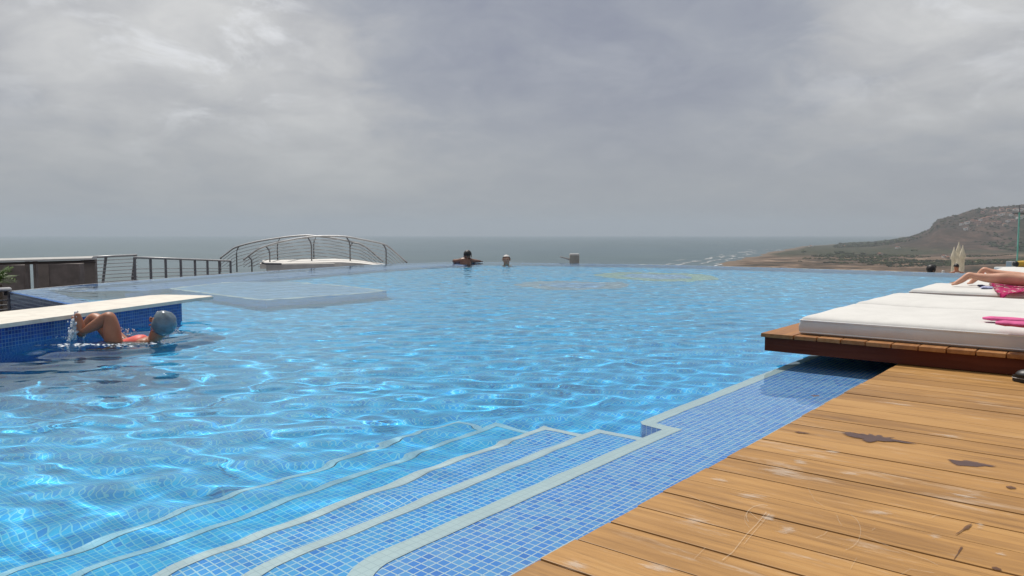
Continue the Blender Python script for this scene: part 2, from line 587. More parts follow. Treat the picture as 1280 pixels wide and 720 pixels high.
ang = np.concatenate([np.arange(-180, -40, 4.0), np.arange(-40, 8, 1.0), np.arange(8, 40, 0.07), np.arange(40, 180.1, 4.0)])
rr = np.concatenate([[0.0, 20, 32], np.geomspace(38, 1300, 40), np.geomspace(1330, 6500, 230), np.geomspace(6700, 15000, 30)])
AA, RR = np.meshgrid(np.radians(ang), rr)
X = RR * np.sin(AA)
Y_ = RR * np.cos(AA)
Zl = land_z(X, Y_)
nr, na = X.shape
verts = np.stack([X.ravel(), Y_.ravel(), Zl.ravel()], 1)
ii = np.arange(nr * na).reshape(nr, na)
fq = np.stack([ii[:-1, :-1].ravel(), ii[:-1, 1:].ravel(), ii[1:, 1:].ravel(), ii[1:, :-1].ravel()], 1)
zq = verts[fq][:, :, 2].max(1)
fq = fq[zq > SEA - 4]
me = bpy.data.meshes.new('terrain')
me.from_pydata(verts.tolist(), [], fq[:, ::-1].tolist())
m = bpy.data.materials.new('coast_land')
m.use_nodes = True
t = NT(m.node_tree)
oc = t.n('ShaderNodeTexCoord').outputs['Object']
sp = t.n('ShaderNodeSeparateXYZ', {0: oc})
na1 = t.noise(oc, 0.006, 8, 0.65)
na2 = t.noise(oc, 0.03, 6, 0.7)
na3 = t.noise(t.vm('MULTIPLY', oc, (0.010, 0.012, 0.01)), 1.0, 8, 0.72, 0.5)
rock = t.ramp(na3, [(0.38, (0.022, 0.022, 0.013)), (0.47, (0.09, 0.062, 0.041)), (0.55, (0.17, 0.115, 0.078)), (0.67, (0.36, 0.27, 0.195))])
scrub = t.ramp(na2, [(0.35, (0.022, 0.030, 0.014)), (0.55, (0.046, 0.048, 0.024)), (0.72, (0.13, 0.105, 0.065))])
hillc = t.ramp(t.m('ADD', t.m('MULTIPLY', na1, 0.5), t.m('MULTIPLY', na2, 0.5)),
               [(0.38, (0.016, 0.018, 0.011)), (0.5, (0.050, 0.034, 0.023)), (0.6, (0.105, 0.066, 0.047)), (0.7, (0.21, 0.145, 0.11))])
gfac = t.maprange(t.m('ADD', sp.outputs[1], t.m('MULTIPLY', t.m('SUBTRACT', na3, 0.5), 1500.0)), 2120, 2420)
col = t.mix(gfac, rock, scrub)
hfac = t.maprange(t.m('ADD', sp.outputs[2], t.m('MULTIPLY', t.m('SUBTRACT', na1, 0.5), 50.0)), -61.0, -47.0)
col = t.mix(hfac, col, hillc)
sand = t.maprange(sp.outputs[2], SEA + 0.5, SEA + 3.0, 1.0, 0.0)
col = t.mix(sand, col, (0.17, 0.125, 0.088))
b = t.n('ShaderNodeBsdfPrincipled', {'Base Color': col, 'Roughness': 0.95, 'Specular IOR Level': 0.1})
t.n('ShaderNodeOutputMaterial', {0: b})
tag(link('terrain', me, m, smooth=True), kind='structure')

# surf: broken foam lines lying along the shore
bm = new_bm()
for k in range(75):
    yy = random.uniform(1250, 3300)
    xx = float(np.interp(yy, coast_y, coast_x)) + random.choice((-1, 1, 0.3)) * abs(random.gauss(0, 35)) - 55 - 60 * random.random() ** 3
    if float(land_z(xx, yy)) > SEA + 0.3:
        continue
    ln = random.uniform(40, 190)
    w_ = random.uniform(2, 7)
    dx, dy = 0.42, 0.9
    P = []
    n = 7
    for i in range(n):
        s = (i / (n - 1) - 0.5) * ln
        ww = w_ * (1 - (2 * i / (n - 1) - 1) ** 2) + 0.6
        j = random.uniform(-3, 3)
        P.append((xx + dx * s + dy * j, yy + dy * s - dx * j, ww))
    lo = [bm.verts.new((a - b_ / 2 * dy, c_ + b_ / 2 * dx, SEA + 0.5 + 0.004 * k)) for a, c_, b_ in P]
    hi = [bm.verts.new((a + b_ / 2 * dy, c_ - b_ / 2 * dx, SEA + 0.5 + 0.004 * k)) for a, c_, b_ in P]
    for i in range(n - 1):
        bm.faces.new((lo[i], lo[i + 1], hi[i + 1], hi[i]))
M_foam = mat('sea_foam', (0.48, 0.50, 0.50), 0.9, var=0.1)
tag(obj('surf', bm, M_foam), 'broken white surf along the far shoreline', 'surf', kind='stuff')


def hit_land(px, py, y0=1500.0, y1=6500.0):
    d = dirv(px, py)
    ys = np.arange(y0, y1, 6.0)
    P = np.stack([d.x / d.y * ys, ys, CAMZ + d.z / d.y * ys], 1)
    lz = land_z(P[:, 0], P[:, 1])
    k = np.argmax(P[:, 2] < lz)
    if k == 0:
        return None
    return Vector((P[k, 0], P[k, 1], lz[k]))


# scrub and woods on the flat and the hill: one mass nobody could count
ico = bmesh.new()
bmesh.ops.create_icosphere(ico, subdivisions=1, radius=1.0)
iv = np.array([v.co[:] for v in ico.verts])
if_ = np.array([[v.index for v in f.verts] for f in ico.faces])
ico.free()
VV, FF = [], []
cnt = 0
N = 15000
px_ = rng.uniform(930, 1310, N)
yy_ = np.where(rng.random(N) < 0.5, rng.uniform(2150, 5000, N), rng.uniform(1500, 2300, N))
for px, yy in zip(px_, yy_):
    xx = (px - 640) / F * yy
    zl = float(land_z(xx, yy))
    dens = float(fbm(np.array(xx / 300), np.array(yy / 500), 4, 77))
    if zl < SEA + 4 or dens < (-0.06 if yy > 2250 else -0.01) or (zl > -20 and random.random() < 0.55):
        continue
    s = random.uniform(3.0, 8.0) * (1.0 if zl < -30 else 0.7) * (1.0 if yy > 2350 else 0.42)
    q = iv * (1 + 0.35 * rng.standard_normal((len(iv), 1))) * np.array([s * random.uniform(0.9, 1.8), s, s * random.uniform(0.45, 0.8)])
    VV.append(q + np.array([xx, yy, zl + s * 0.25]))
    FF.append(if_ + cnt * len(iv))
    cnt += 1
me = bpy.data.meshes.new('scrub')
me.from_pydata(np.concatenate(VV).tolist(), [], np.concatenate(FF).tolist())
M_scrub = mat('scrub_leaves', (0.045, 0.055, 0.024), 0.95, var=0.5, vscale=0.012, spec=0.1)
tag(link('scrub', me, M_scrub), 'dark green scrub and pine wood across the coastal plain', 'scrub', kind='stuff')

# houses of the village near the top of the hill
hcol = {'white': mat('white_wall', (0.80, 0.77, 0.71), 0.9, var=0.06), 'pink': mat('pink_wall', (0.58, 0.38, 0.31), 0.9, var=0.06),
        'tan': mat('tan_wall', (0.44, 0.36, 0.28), 0.9, var=0.06)}
M_roof = mat('clay_roof', (0.30, 0.13, 0.085), 0.9, var=0.15)
M_win = mat('house_window', (0.03, 0.035, 0.04), 0.3)
hroot = {}


def house(kind, loc, w, d, h, rot):
    lab = {'white': 'tiny white house high on the hazy brown hillside', 'pink': 'tiny pinkish house high on the hazy brown hillside',
           'tan': 'tiny sandy coloured house high on the hazy brown hillside'}[kind]
    r = empty('house', loc, lab, 'house', kind + ' houses of the hill village', rot)
    bm = new_bm()
    box(bm, (0, 0, h / 2 - 3), (w, d, h + 6))
    box(bm, (w * 0.28, -d * 0.1, h * 0.75), (w * 0.4, d * 0.7, h * 0.9))
    obj('wall', bm, hcol[kind], r)
    bm = new_bm()
    z0 = h + 0.02
    hw, hd = w / 2 + 0.5, d / 2 + 0.5
    a = [bm.verts.new(p) for p in ((-hw, -hd, z0), (hw * 0.1, -hd, z0), (hw * 0.1, hd, z0), (-hw, hd, z0), (-hw, 0, z0 + 2), (hw * 0.1, 0, z0 + 2))]
    for f in ((0, 1, 5, 4), (2, 3, 4, 5), (0, 4, 3), (1, 2, 5), (0, 3, 2, 1)):
        bm.faces.new([a[i] for i in f])
    obj('roof', bm, M_roof, r)
    for k in range(3):
        bm = new_bm()
        box(bm, (-w * 0.36 + k * w * 0.2, -d / 2 - 0.1, h * 0.55), (w * 0.1, 0.3, h * 0.35))
        obj('window', bm, M_win, r)


for (px, py, kind, w) in ((1203, 281, 'white', 13), (1209, 280.5, 'white', 10), (1217, 277.5, 'pink', 12), (1222, 278.5, 'pink', 13), (1226, 276, 'white', 9),
                          (1231, 275.5, 'pink', 12), (1236, 273.5, 'pink', 13), (1241, 273, 'white', 10), (1246, 272.5, 'tan', 12), (1250, 270, 'white', 12),
                          (1255, 269, 'white', 14), (1260, 269.5, 'tan', 12), (1264, 270, 'white', 10), (1243, 280, 'tan', 13), (1248, 279.5, 'pink', 11),
                          (1235, 279, 'pink', 10), (1260, 277.5, 'white', 10), (1266, 277, 'pink', 12), (1274, 274, 'white', 14), (1278, 272.5, 'white', 12),
                          (1270, 271, 'tan', 12), (1224, 283, 'tan', 10), (1256, 282, 'tan', 12), (1232, 264.5, 'tan', 9), (1244, 265.5, 'pink', 12),
                          (1252, 263.5, 'pink', 11), (1238, 266.5, 'tan', 10), (1261, 263.5, 'tan', 12), (1269, 263, 'white', 10), (1276, 264, 'white', 12),
                          (1228, 267, 'pink', 9), (1207, 288, 'white', 9)):
    p = hit_land(px, py)
    if p is not None:
        house(kind, p, w * random.uniform(1.2, 1.9), w * 0.9, random.uniform(6, 10), random.uniform(-0.5, 0.5))
for (px, py, kind, w) in ((1056, 308.5, 'white', 20), (1122, 310.5, 'white', 14), (1180, 322, 'white', 9), (1014, 308.5, 'white', 16), (1100, 319, 'tan', 12), (1185, 324, 'tan', 9)):
    p = hit_land(px, py)
    if p is not None:
        w2 = w * random.uniform(0.9, 1.3)
        house(kind, p, w2, w * 0.7, 5, 0.2)
        r = [o for o in C.objects if o.name.startswith('house')][-1]
for o in list(C.objects):
    if o.name.startswith('house') and o.type == 'EMPTY' and o.location.z < -30:
        k = 'sandy' if 'sandy' in o['label'] else 'white'
        o['label'] = 'tiny low %s house among scrub on the coastal plain' % k
        o['group'] = k + ' houses on the coastal plain'

# hazy air round everything, ground and sea included
bm = new_bm()
box(bm, (0, 6350, (240 + SEA - 10) / 2), (33000, 19700, 240 - SEA + 10))
m = bpy.data.materials.new('haze_air')
m.use_nodes = True
t = NT(m.node_tree)
pv = t.n('ShaderNodeVolumePrincipled', {'Color': (0.64, 0.71, 0.79, 1), 'Density': 9.0e-5, 'Anisotropy': 0.0})
t.n('ShaderNodeOutputMaterial', {'Volume': pv})
haze = tag(obj('haze', bm, m), kind='stuff')
haze['label'] = 'grey sea haze in the air'

#@@NEAR
# ================================================================== POOL
DECK_Z = 0.07
FLOOR = -1.15


def prof(n, r=0.0):
    return n


rim_c = catmull([(-6.98, 10.6, 0), (-6.62, 12.3, 0), (-5.62, 15.2, 0), (-4.95, 16.75, 0), (-4.05, 18.6, 0), (-3.05, 20.1, 0), (-1.9, 20.98, 0), (-0.6, 21.05, 0),
                 (1.2, 20.45, 0), (2.9, 19.85, 0), (4.4, 19.1, 0), (5.6, 18.2, 0), (6.75, 17.25, 0), (7.9, 16.28, 0), (8.8, 15.5, 0), (10.4, 14.2, 0)], 5)
W0 = Vector((-3.66, 7.38, 0))                     # where the left outer wall meets the island wall
POOL = [Vector((p.x, p.y, 0)) for p in rim_c] + [uv(16.3, 0.35), uv(-2.3, 0.35), uv(-2.3, -4.9), Vector((-4.2, 2.6, 0)), W0]


def inset(poly, d):
    n = len(poly)
    area = sum(poly[i].x * poly[(i + 1) % n].y - poly[(i + 1) % n].x * poly[i].y for i in range(n))
    s = 1 if area > 0 else -1
    out = []
    for i in range(n):
        a, b_, c_ = poly[i - 1], poly[i], poly[(i + 1) % n]
        d1 = (b_ - a).normalized()
        d2 = (c_ - b_).normalized()
        n1 = Vector((-d1.y, d1.x, 0)) * s
        n2 = Vector((-d2.y, d2.x, 0)) * s
        h = (n1 + n2).normalized()
        out.append(b_ + h * (d / max(0.4, h.dot(n1))))
    return out


IN_a, IN_b = inset(POOL, 0.40), inset(POOL, 0.20)
IN = [IN_a[i].lerp(IN_b[i], min(1.0, max(0.0, (i - 8) / 12))) if i < len(rim_c) else IN_a[i] for i in range(len(POOL))]
nrim = len(rim_c)

# basin floor and inner walls
bm = new_bm()
f0 = [bm.verts.new((p.x, p.y, FLOOR)) for p in POOL]
bm.faces.new(f0)
f0[0].index = 0
o = obj('pool_floor', bm, M_deep)
if o.data.polygons[0].normal.z < 0:
    o.data.flip_normals()
add_uv(o.data, uv_box)
receiver(tag(o, kind='structure'))

# infinity rim: a wall whose top lies just under the water, from the left corner round to the far right
bm = new_bm()
rim_out = [W0 + Vector((0.0, 0.0, 0))] + POOL[:nrim]
rim_in = [Vector((-3.46, 7.28, 0))] + IN[:nrim]
TOPZ = -0.016
A_ = [bm.verts.new((p.x, p.y, -3.3)) for p in rim_out]
B_ = [bm.verts.new((p.x, p.y, TOPZ)) for p in rim_out]
C_ = [bm.verts.new((p.x, p.y, TOPZ)) for p in rim_in]
D_ = [bm.verts.new((p.x, p.y, FLOOR - 0.05)) for p in rim_in]
for i in range(len(rim_out) - 1):
    bm.faces.new((A_[i], A_[i + 1], B_[i + 1], B_[i]))
    bm.faces.new((B_[i], B_[i + 1], C_[i + 1], C_[i]))
    bm.faces.new((C_[i], C_[i + 1], D_[i + 1], D_[i]))
o = obj('infinity_rim', bm, [M_rim, M_outer])
for p_ in o.data.polygons:
    if abs(p_.normal.z) < 0.5 and min(o.data.vertices[i].co.z for i in p_.vertices) < -3:
        p_.material_index = 1
add_uv(o.data, uv_wall)
receiver(tag(o, 'low blue mosaic infinity edge wall round the far side of the pool', 'wall'))

# added shelf along the left rim; its duller tile colour imitates reflected sky
IN2 = inset(POOL, 1.55)
bm = new_bm()
k0, k1 = 0, 34
top_o = [IN[i] for i in range(k0, k1)]
top_i = [IN2[i] for i in range(k0, k1)]
vo = [bm.verts.new((p.x, p.y, -0.42)) for p in top_o]
vi = [bm.verts.new((p.x, p.y, -0.42)) for p in top_i]
vb = [bm.verts.new((p.x, p.y, FLOOR)) for p in top_i]
for i in range(len(vo) - 1):
    bm.faces.new((vo[i], vo[i + 1], vi[i + 1], vi[i]))
    bm.faces.new((vi[i], vi[i + 1], vb[i + 1], vb[i]))
o = obj('reflection_shelf', bm, M_rim)
add_uv(o.data, uv_wall)
receiver(tag(o, kind='structure'))


def offs_line(poly, d):
    """offset an open polyline sideways (to the left of its direction)"""
    out = []
    n = len(poly)
    for i in range(n):
        d1 = (poly[i] - poly[i - 1]).normalized() if i else (poly[1] - poly[0]).normalized()
        d2 = (poly[i + 1] - poly[i]).normalized() if i < n - 1 else d1
        n1 = Vector((-d1.y, d1.x, 0))
        n2 = Vector((-d2.y, d2.x, 0))
        h = (n1 + n2).normalized()
        out.append(poly[i] + h * (d / max(0.45, h.dot(n1))))
    return out


def step_outline(v0, ulo, uhi, rad, ret=None):
    """plan outline in (u, v): comes from the deck, rounds the corner, runs along the deck, returns at the far end"""
    pts = [Vector((ulo, 0.3, 0))]
    for k in range(11):
        a = k / 10 * math.pi / 2
        pts.append(Vector((ulo + rad - rad * math.cos(a), v0 + rad - rad * math.sin(a), 0)))
    if ret is None:
        pts.append(Vector((uhi, v0, 0)))
        pts.append(Vector((uhi, 0.3, 0)))
    else:
        u2, v2, u3 = ret
        pts += [Vector((u2, v0, 0)), Vector((u2 + 0.02, v2 + 0.03, 0)), Vector((u2 + 0.06, v2, 0)), Vector((u3, v2, 0))]
    return pts


def step(name, pts, ztop, zbot, bandw, tm):
    bm = new_bm()
    W_ = [uv(p.x, p.y) for p in pts]
    top = [bm.verts.new((p.x, p.y, ztop)) for p in W_]
    low = [bm.verts.new((p.x, p.y, zbot)) for p in W_]
    if name == 'pool_ledge':
        extra = [uv(pts[-1].x, 0.3), ]
        top2 = top + [bm.verts.new((p.x, p.y, ztop)) for p in extra]
    else:
        top2 = top
    bm.faces.new(top2)
    for i in range(len(top) - 1):
        bm.faces.new((top[i], top[i + 1], low[i + 1], low[i]))
    o = obj(name, bm, tm)
    if max(o.data.polygons, key=lambda p: p.area).normal.z < 0:
        o.data.flip_normals()
    add_uv(o.data, uv_box)
    receiver(tag(o, kind='structure'))
    bm = new_bm()
    inn = offs_line(pts, bandw)
    a = [bm.verts.new((*uv(p.x, p.y).xy, ztop + 0.004)) for p in pts]
    b_ = [bm.verts.new((*uv(p.x, p.y).xy, ztop + 0.004)) for p in inn]
    for i in range(len(a) - 1):
        bm.faces.new((a[i], a[i + 1], b_[i + 1], b_[i]))
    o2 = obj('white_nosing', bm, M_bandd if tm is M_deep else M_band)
    if o2.data.polygons[0].normal.z < 0:
        o2.data.flip_normals()
    add_uv(o2.data, uv_box)
    receiver(tag(o2, kind='structure'))


LZ = -0.115
# plan outlines run with the pool on their right, so the inset goes to the left... u grows along the deck, v < 0 is the pool
step('pool_ledge', step_outline(-0.52, -0.19, 3.0, 0.24, ret=(1.64, -0.66, 12.0)), LZ, FLOOR, 0.066, M_tile)
for k in range(1, 5):
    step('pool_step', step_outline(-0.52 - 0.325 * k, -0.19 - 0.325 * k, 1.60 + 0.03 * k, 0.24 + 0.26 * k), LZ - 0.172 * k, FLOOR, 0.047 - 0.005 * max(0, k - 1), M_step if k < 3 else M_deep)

# pale submerged bubble bench and floor mosaic
bm = new_bm()
JP = [(-5.15, 11.4), (-4.8, 12.85), (-3.75, 12.95), (-2.6, 12.0), (-1.75, 10.9), (-2.4, 10.1), (-3.1, 9.4), (-4.1, 10.35)]
JQ = [Vector((JP[i][0], JP[i][1], 0)).lerp(Vector((JP[(i + 1) % 8][0], JP[(i + 1) % 8][1], 0)), s_) for i in range(8) for s_ in (0.06, 0.94)]
prism(bm, JQ, FLOOR, -0.24)
o = obj('bubble_bench', bm, M_jac)
add_uv(o.data, uv_box)
receiver(tag(o, kind='structure'))
bm = new_bm()
JC = JQ
JI = inset(JC, 0.09)
a_ = [bm.verts.new((p.x, p.y, -0.236)) for p in JC]
b_2 = [bm.verts.new((p.x, p.y, -0.236)) for p in JI]
for i in range(len(a_)):
    j = (i + 1) % len(a_)
    bm.faces.new((a_[i], a_[j], b_2[j], b_2[i]))
o = obj('white_nosing', bm, M_band)
if o.data.polygons[0].normal.z < 0:
    o.data.flip_normals()
add_uv(o.data, uv_box)
receiver(tag(o, kind='structure'))


def ring(bm, c, ra, rb, w_, ang_, z, n=40, solid=False):
    a, b_ = [], []
    for k in range(n):
        th = 2 * math.pi * k / n
        wob = 1 + 0.05 * math.sin(3 * th + 1) + 0.04 * math.sin(5 * th)
        for L, s in ((a, 1.0), (b_, 1 - w_)):
            x, y = ra * s * wob * math.cos(th), rb * s * wob * math.sin(th)
            p = Vector((c[0] + x * math.cos(ang_) - y * math.sin(ang_), c[1] + x * math.sin(ang_) + y * math.cos(ang_), z))
            L.append(bm.verts.new(p))
    for k in range(n):
        bm.faces.new((a[k], a[(k + 1) % n], b_[(k + 1) % n], b_[k]))
    if solid:
        bm.faces.new(b_)


for nm_, c, ra, rb, mo, mi, zz_ in (('brown_floor_mosaic', (1.05, 13.2), 1.0, 1.0, M_mural_b, M_jac, 0.004), ('yellow_floor_mosaic', (2.95, 15.6), 1.15, 1.5, M_mural_y, M_jac, 0.008)):
    bm = new_bm()
    ring(bm, c, ra, rb, 0.42, 0.3, FLOOR + zz_)
    o = obj(nm_, bm, mo)
    if o.data.polygons[0].normal.z < 0:
        o.data.flip_normals()
    add_uv(o.data, uv_box)
    receiver(tag(o, kind='structure'))
    bm = new_bm()
    ring(bm, c, ra * 0.57, rb * 0.57, 0.5, 0.3, FLOOR + zz_, solid=True)
    o = obj('pale_floor_mosaic', bm, mi)
    if o.data.polygons[0].normal.z < 0:
        o.data.flip_normals()
    add_uv(o.data, uv_box)
    receiver(tag(o, kind='structure'))

# ---------------------------------------------------------------- water surface with real waves
CELL = 0.027
us = np.arange(-2.3, 17.6, CELL)
vs_ = np.arange(-14.9, 0.36, CELL)
UU, VV2 = np.meshgrid(us, vs_)
WX = OX + UU * U.x + VV2 * V.x
WY = OY + UU * U.y + VV2 * V.y
poly = np.array([(p.x, p.y) for p in POOL])


def inside(px, py):
    r = np.zeros(px.shape, bool)
    n = len(poly)
    for i in range(n):
        x1, y1 = poly[i]
        x2, y2 = poly[(i + 1) % n]
        c_ = ((y1 > py) != (y2 > py)) & (px < (x2 - x1) * (py - y1) / (y2 - y1 + 1e-12) + x1)
        r ^= c_
    return r


ins = inside(WX, WY)
cell_any = ins[:-1, :-1] | ins[1:, :-1] | ins[:-1, 1:] | ins[1:, 1:]
need = np.zeros_like(ins)
need[:-1, :-1] |= cell_any
need[1:, :-1] |= cell_any
need[:-1, 1:] |= cell_any
need[1:, 1:] |= cell_any
out = need & ~ins
ox_, oy_ = WX[out], WY[out]
bd = np.full(ox_.shape, 1e9)
bx, by = ox_.copy(), oy_.copy()
for i in range(len(poly)):
    a = poly[i]
    d = poly[(i + 1) % len(poly)] - a
    tt = np.clip(((ox_ - a[0]) * d[0] + (oy_ - a[1]) * d[1]) / (d @ d), 0, 1)
    qx, qy = a[0] + tt * d[0], a[1] + tt * d[1]
    dd = (qx - ox_) ** 2 + (qy - oy_) ** 2
    k = dd < bd
    bd[k] = dd[k]
    bx[k] = qx[k]
    by[k] = qy[k]
WX[out], WY[out] = bx, by
wrng = np.random.default_rng(5)
eta = np.zeros_like(WX)
NW = 80
warpx = 0.35 * fbm(WX / 1.9, WY / 1.9, 3, 41)
warpy = 0.35 * fbm(WX / 1.9, WY / 1.9, 3, 43)
for k in range(NW):
    lam = math.exp(wrng.uniform(math.log(0.115), math.log(0.62)))
    th = R(97) + wrng.normal(0, R(38))
    kk = 2 * math.pi / lam
    s_ = 0.049 * math.sqrt(2 / NW) * (1.0 if lam < 0.36 else 0.85)
    ph = wrng.uniform(0, 6.28)
    arg = kk * ((WX + warpx) * math.cos(th) + (WY + warpy) * math.sin(th)) + ph
    eta += s_ / kk * np.sin(arg)
calm = 0.22 + 0.78 * smooth(-0.15, -2.4, VV2) * (0.72 + 0.9 * (0.25 + fbm(WX / 2.6, WY / 2.6, 3, 61)))
rimd = np.full(WX.shape, 9.0)
for i in range(0, 40):
    rimd = np.minimum(rimd, np.hypot(WX - poly[i][0], WY - poly[i][1]))
calm *= 0.10 + 0.90 * smooth(0.15, 2.2, rimd)
# rings spreading from the swimmer
sx, sy = -2.9, 5.65
rs = np.hypot((WX - sx), (WY - sy))
eta = eta * calm + 0.011 * np.sin(rs * 15.0 + 2.0 * fbm(WX, WY, 2, 3)) * np.exp(-((rs - 0.5) / 0.8) ** 2)
eta[out] = 0
idx = np.full(ins.shape, -1)
idx[need] = np.arange(need.sum())
co = np.stack([WX[need], WY[need], eta[need]], 1)
q = np.stack([idx[:-1, :-1], idx[:-1, 1:], idx[1:, 1:], idx[1:, :-1]], -1)[cell_any]
sk3 = np.zeros((0, 3), int)
nq = len(q)
me = bpy.data.meshes.new('pool_water')
me.vertices.add(len(co))
me.vertices.foreach_set('co', co.astype(np.float32).ravel())
li_ = np.concatenate([q.ravel(), sk3.ravel()]).astype(np.int32)
me.loops.add(len(li_))
me.loops.foreach_set('vertex_index', li_)
me.polygons.add(len(q) + len(sk3))
me.polygons.foreach_set('loop_start', np.concatenate([np.arange(0, q.size, 4), q.size + np.arange(0, sk3.size, 3)]).astype(np.int32))
me.polygons.foreach_set('loop_total', np.concatenate([np.full(len(q), 4), np.full(len(sk3), 3)]).astype(np.int32))
me.update(calc_edges=True)
me.polygons.foreach_set('use_smooth', np.concatenate([np.ones(nq, bool), np.zeros(len(q) - nq + len(sk3), bool)]))
water = link('pool_water', me, M_water)
if me.polygons[0].normal.z < 0:
    me.flip_normals()
tag(water, kind='structure')
water.cycles.is_caustics_caster = True
#@@DECK
# ================================================================== DECK
def attr_rnd(me, vals):
    a = me.attributes.new('rnd', 'FLOAT', 'FACE')
    a.data.foreach_set('value', vals)


def boards(bm, specs, bevel, vals):
    """specs: list of (u0, u1, v0, v1, z0, z1, dz) boxes in the deck frame"""
    for (u0, u1, v0, v1, z0, z1) in specs:
        nf = len(bm.faces)
        vs = box(bm, ((u0 + u1) / 2, (v0 + v1) / 2, (z0 + z1) / 2), (u1 - u0, v1 - v0, z1 - z0), bevel=bevel)
        r = random.random()
        bm.faces.ensure_lookup_table()
        vals += [r] * (len(bm.faces) - nf)


def uvm_obj(name, bm, m, parent=None):
    """mesh written in (u, v, z); kept in that frame through the object's own rotation (v runs to the right, so it is mirrored into y)"""
    for v in bm.verts:
        v.co.y = -v.co.y
    o = obj(name, bm, m, parent)
    return o


FRAME_ROT = math.pi / 2 - ANG                     # local x -> U, local -y -> V


def place_uv(o, u=0.0, v=0.0, z=0.0):
    p = uv(u, v, z)
    o.location = p
    o.rotation_euler = (0, 0, FRAME_ROT)
    return o


PB = 0.1462
bm = new_bm()
vals = []
sp = []
u = -2.4
k = 0
while u < 17.6:
    j = random.uniform(-0.004, 0.004)
    dz = random.uniform(-0.0012, 0.0012)
    sp.append((u + 0.0029, u + PB - 0.0029, j, 4.6, DECK_Z - 0.026 + dz, DECK_Z + dz))
    u += PB
boards(bm, sp, 0.0022, vals)
o = uvm_obj('deck', bm, M_deck)
place_uv(o)
attr_rnd(o.data, vals)
deck = tag(o, kind='structure')
bm = new_bm()
box(bm, (7.6, 2.33, DECK_Z - 0.05), (20.0, 4.6, 0.035))  # dark sheet below the boards, coloured so the gaps look shaded
box(bm, (7.6, 0.045, DECK_Z - 0.22), (20.0, 0.05, 0.30))
o = uvm_obj('deck_substructure', bm, M_under)
place_uv(o)
tag(o, kind='structure')
bm = new_bm()
box(bm, (7.6, 2.6, -1.7), (20.0, 4.6, 3.1))
o = uvm_obj('deck_footing', bm, M_grey)
place_uv(o)
tag(o, kind='structure')

# wet stains and pale scuffs on the boards (thin films lying on the wood)


def scuff_mat(name, color, lo, hi, scale, amp, wet=None):
    m = bpy.data.materials.new(name)
    m.use_nodes = True
    t = NT(m.node_tree)
    oc = t.n('ShaderNodeTexCoord').outputs['Object']
    gc = t.n('ShaderNodeCombineXYZ', {0: t.m('MULTIPLY', t.vm('DOT_PRODUCT', oc, tuple(U)), scale * 2.2), 1: t.m('MULTIPLY', t.vm('DOT_PRODUCT', oc, tuple(V)), scale * 0.28), 2: 0.0}).outputs[0]
    nz = t.noise(gc, 1.0, 8, 0.72)
    uvn = t.n('ShaderNodeUVMap', uv_map='UVMap').outputs[0]
    dd = t.vm('LENGTH', uvn)
    fade = t.maprange(dd, 0.0, 1.0, 1.0, 0.0)
    a = t.m('MULTIPLY', t.maprange(t.m('ADD', nz, t.m('MULTIPLY', fade, 0.22)), lo, hi, 0.0, amp), t.maprange(dd, 0.35, 1.0, 1.0, 0.0))
    if wet:
        a = t.m('MULTIPLY', t.maprange(t.m('ADD', dd, t.m('MULTIPLY', t.m('SUBTRACT', nz, 0.5), 0.55)), 0.72, 0.98, 1.0, 0.0), amp)
    tr = t.n('ShaderNodeBsdfTransparent')
    df = t.n('ShaderNodeBsdfPrincipled', {'Base Color': color, 'Roughness': wet or 0.8})
    mx = t.n('ShaderNodeMixShader', {0: a, 1: tr.outputs[0], 2: df.outputs[0]})
    t.n('ShaderNodeOutputMaterial', {0: mx})
    return m


M_wet = scuff_mat('wet_wood', (0.080, 0.034, 0.024), 0, 1, 26.0, 0.93, wet=0.35)
M_dirt = scuff_mat('dark_stain', (0.10, 0.042, 0.02), 0, 1, 26.0, 0.8, wet=0.6)
M_scuff = scuff_mat('pale_scuff', (0.72, 0.64, 0.54), 0.54, 0.80, 30.0, 0.42)
M_line = scuff_mat('scratch', (0.74, 0.64, 0.50), 0.42, 0.74, 70.0, 0.32)
STZ = DECK_Z + 0.0024


def film(name, pts, m, z=STZ):
    """flat closed outline in photograph pixels laid on the deck"""
    if m in (M_wet, M_dirt):
        c0 = catmull([(a, b_, 0) for a, b_ in pts], 4, True)
        pts = [(p.x + 1.1 * mn.noise(Vector((p.x * 0.9, p.y * 0.9, 0))), p.y + 0.5 * mn.noise(Vector((p.x * 0.9, p.y * 0.9, 7)))) for p in c0]
    P = [ground(a, b_, z) for a, b_ in pts]
    c = sum(P, Vector()) / len(P)
    bm = new_bm()
    vs = [bm.verts.new(p) for p in P]
    cv = bm.verts.new(c)
    for i in range(len(vs)):
        bm.faces.new((cv, vs[i], vs[(i + 1) % len(vs)]))
    o = obj(name, bm, m)
    lay = o.data.uv_layers.new(name='UVMap')
    for p in o.data.polygons:
        for li in p.loop_indices:
            co_ = o.data.vertices[o.data.loops[li].vertex_index].co
            lay.data[li].uv = (0, 0) if (co_ - c).length < 1e-5 else (1, 0)
    if o.data.polygons[0].normal.z < 0:
        o.data.flip_normals()
    M_ = Matrix.Identity(4)
    o.parent = deck
    o.matrix_parent_inverse = Matrix.LocRotScale(deck.location, deck.rotation_euler, None).inverted()
    return o


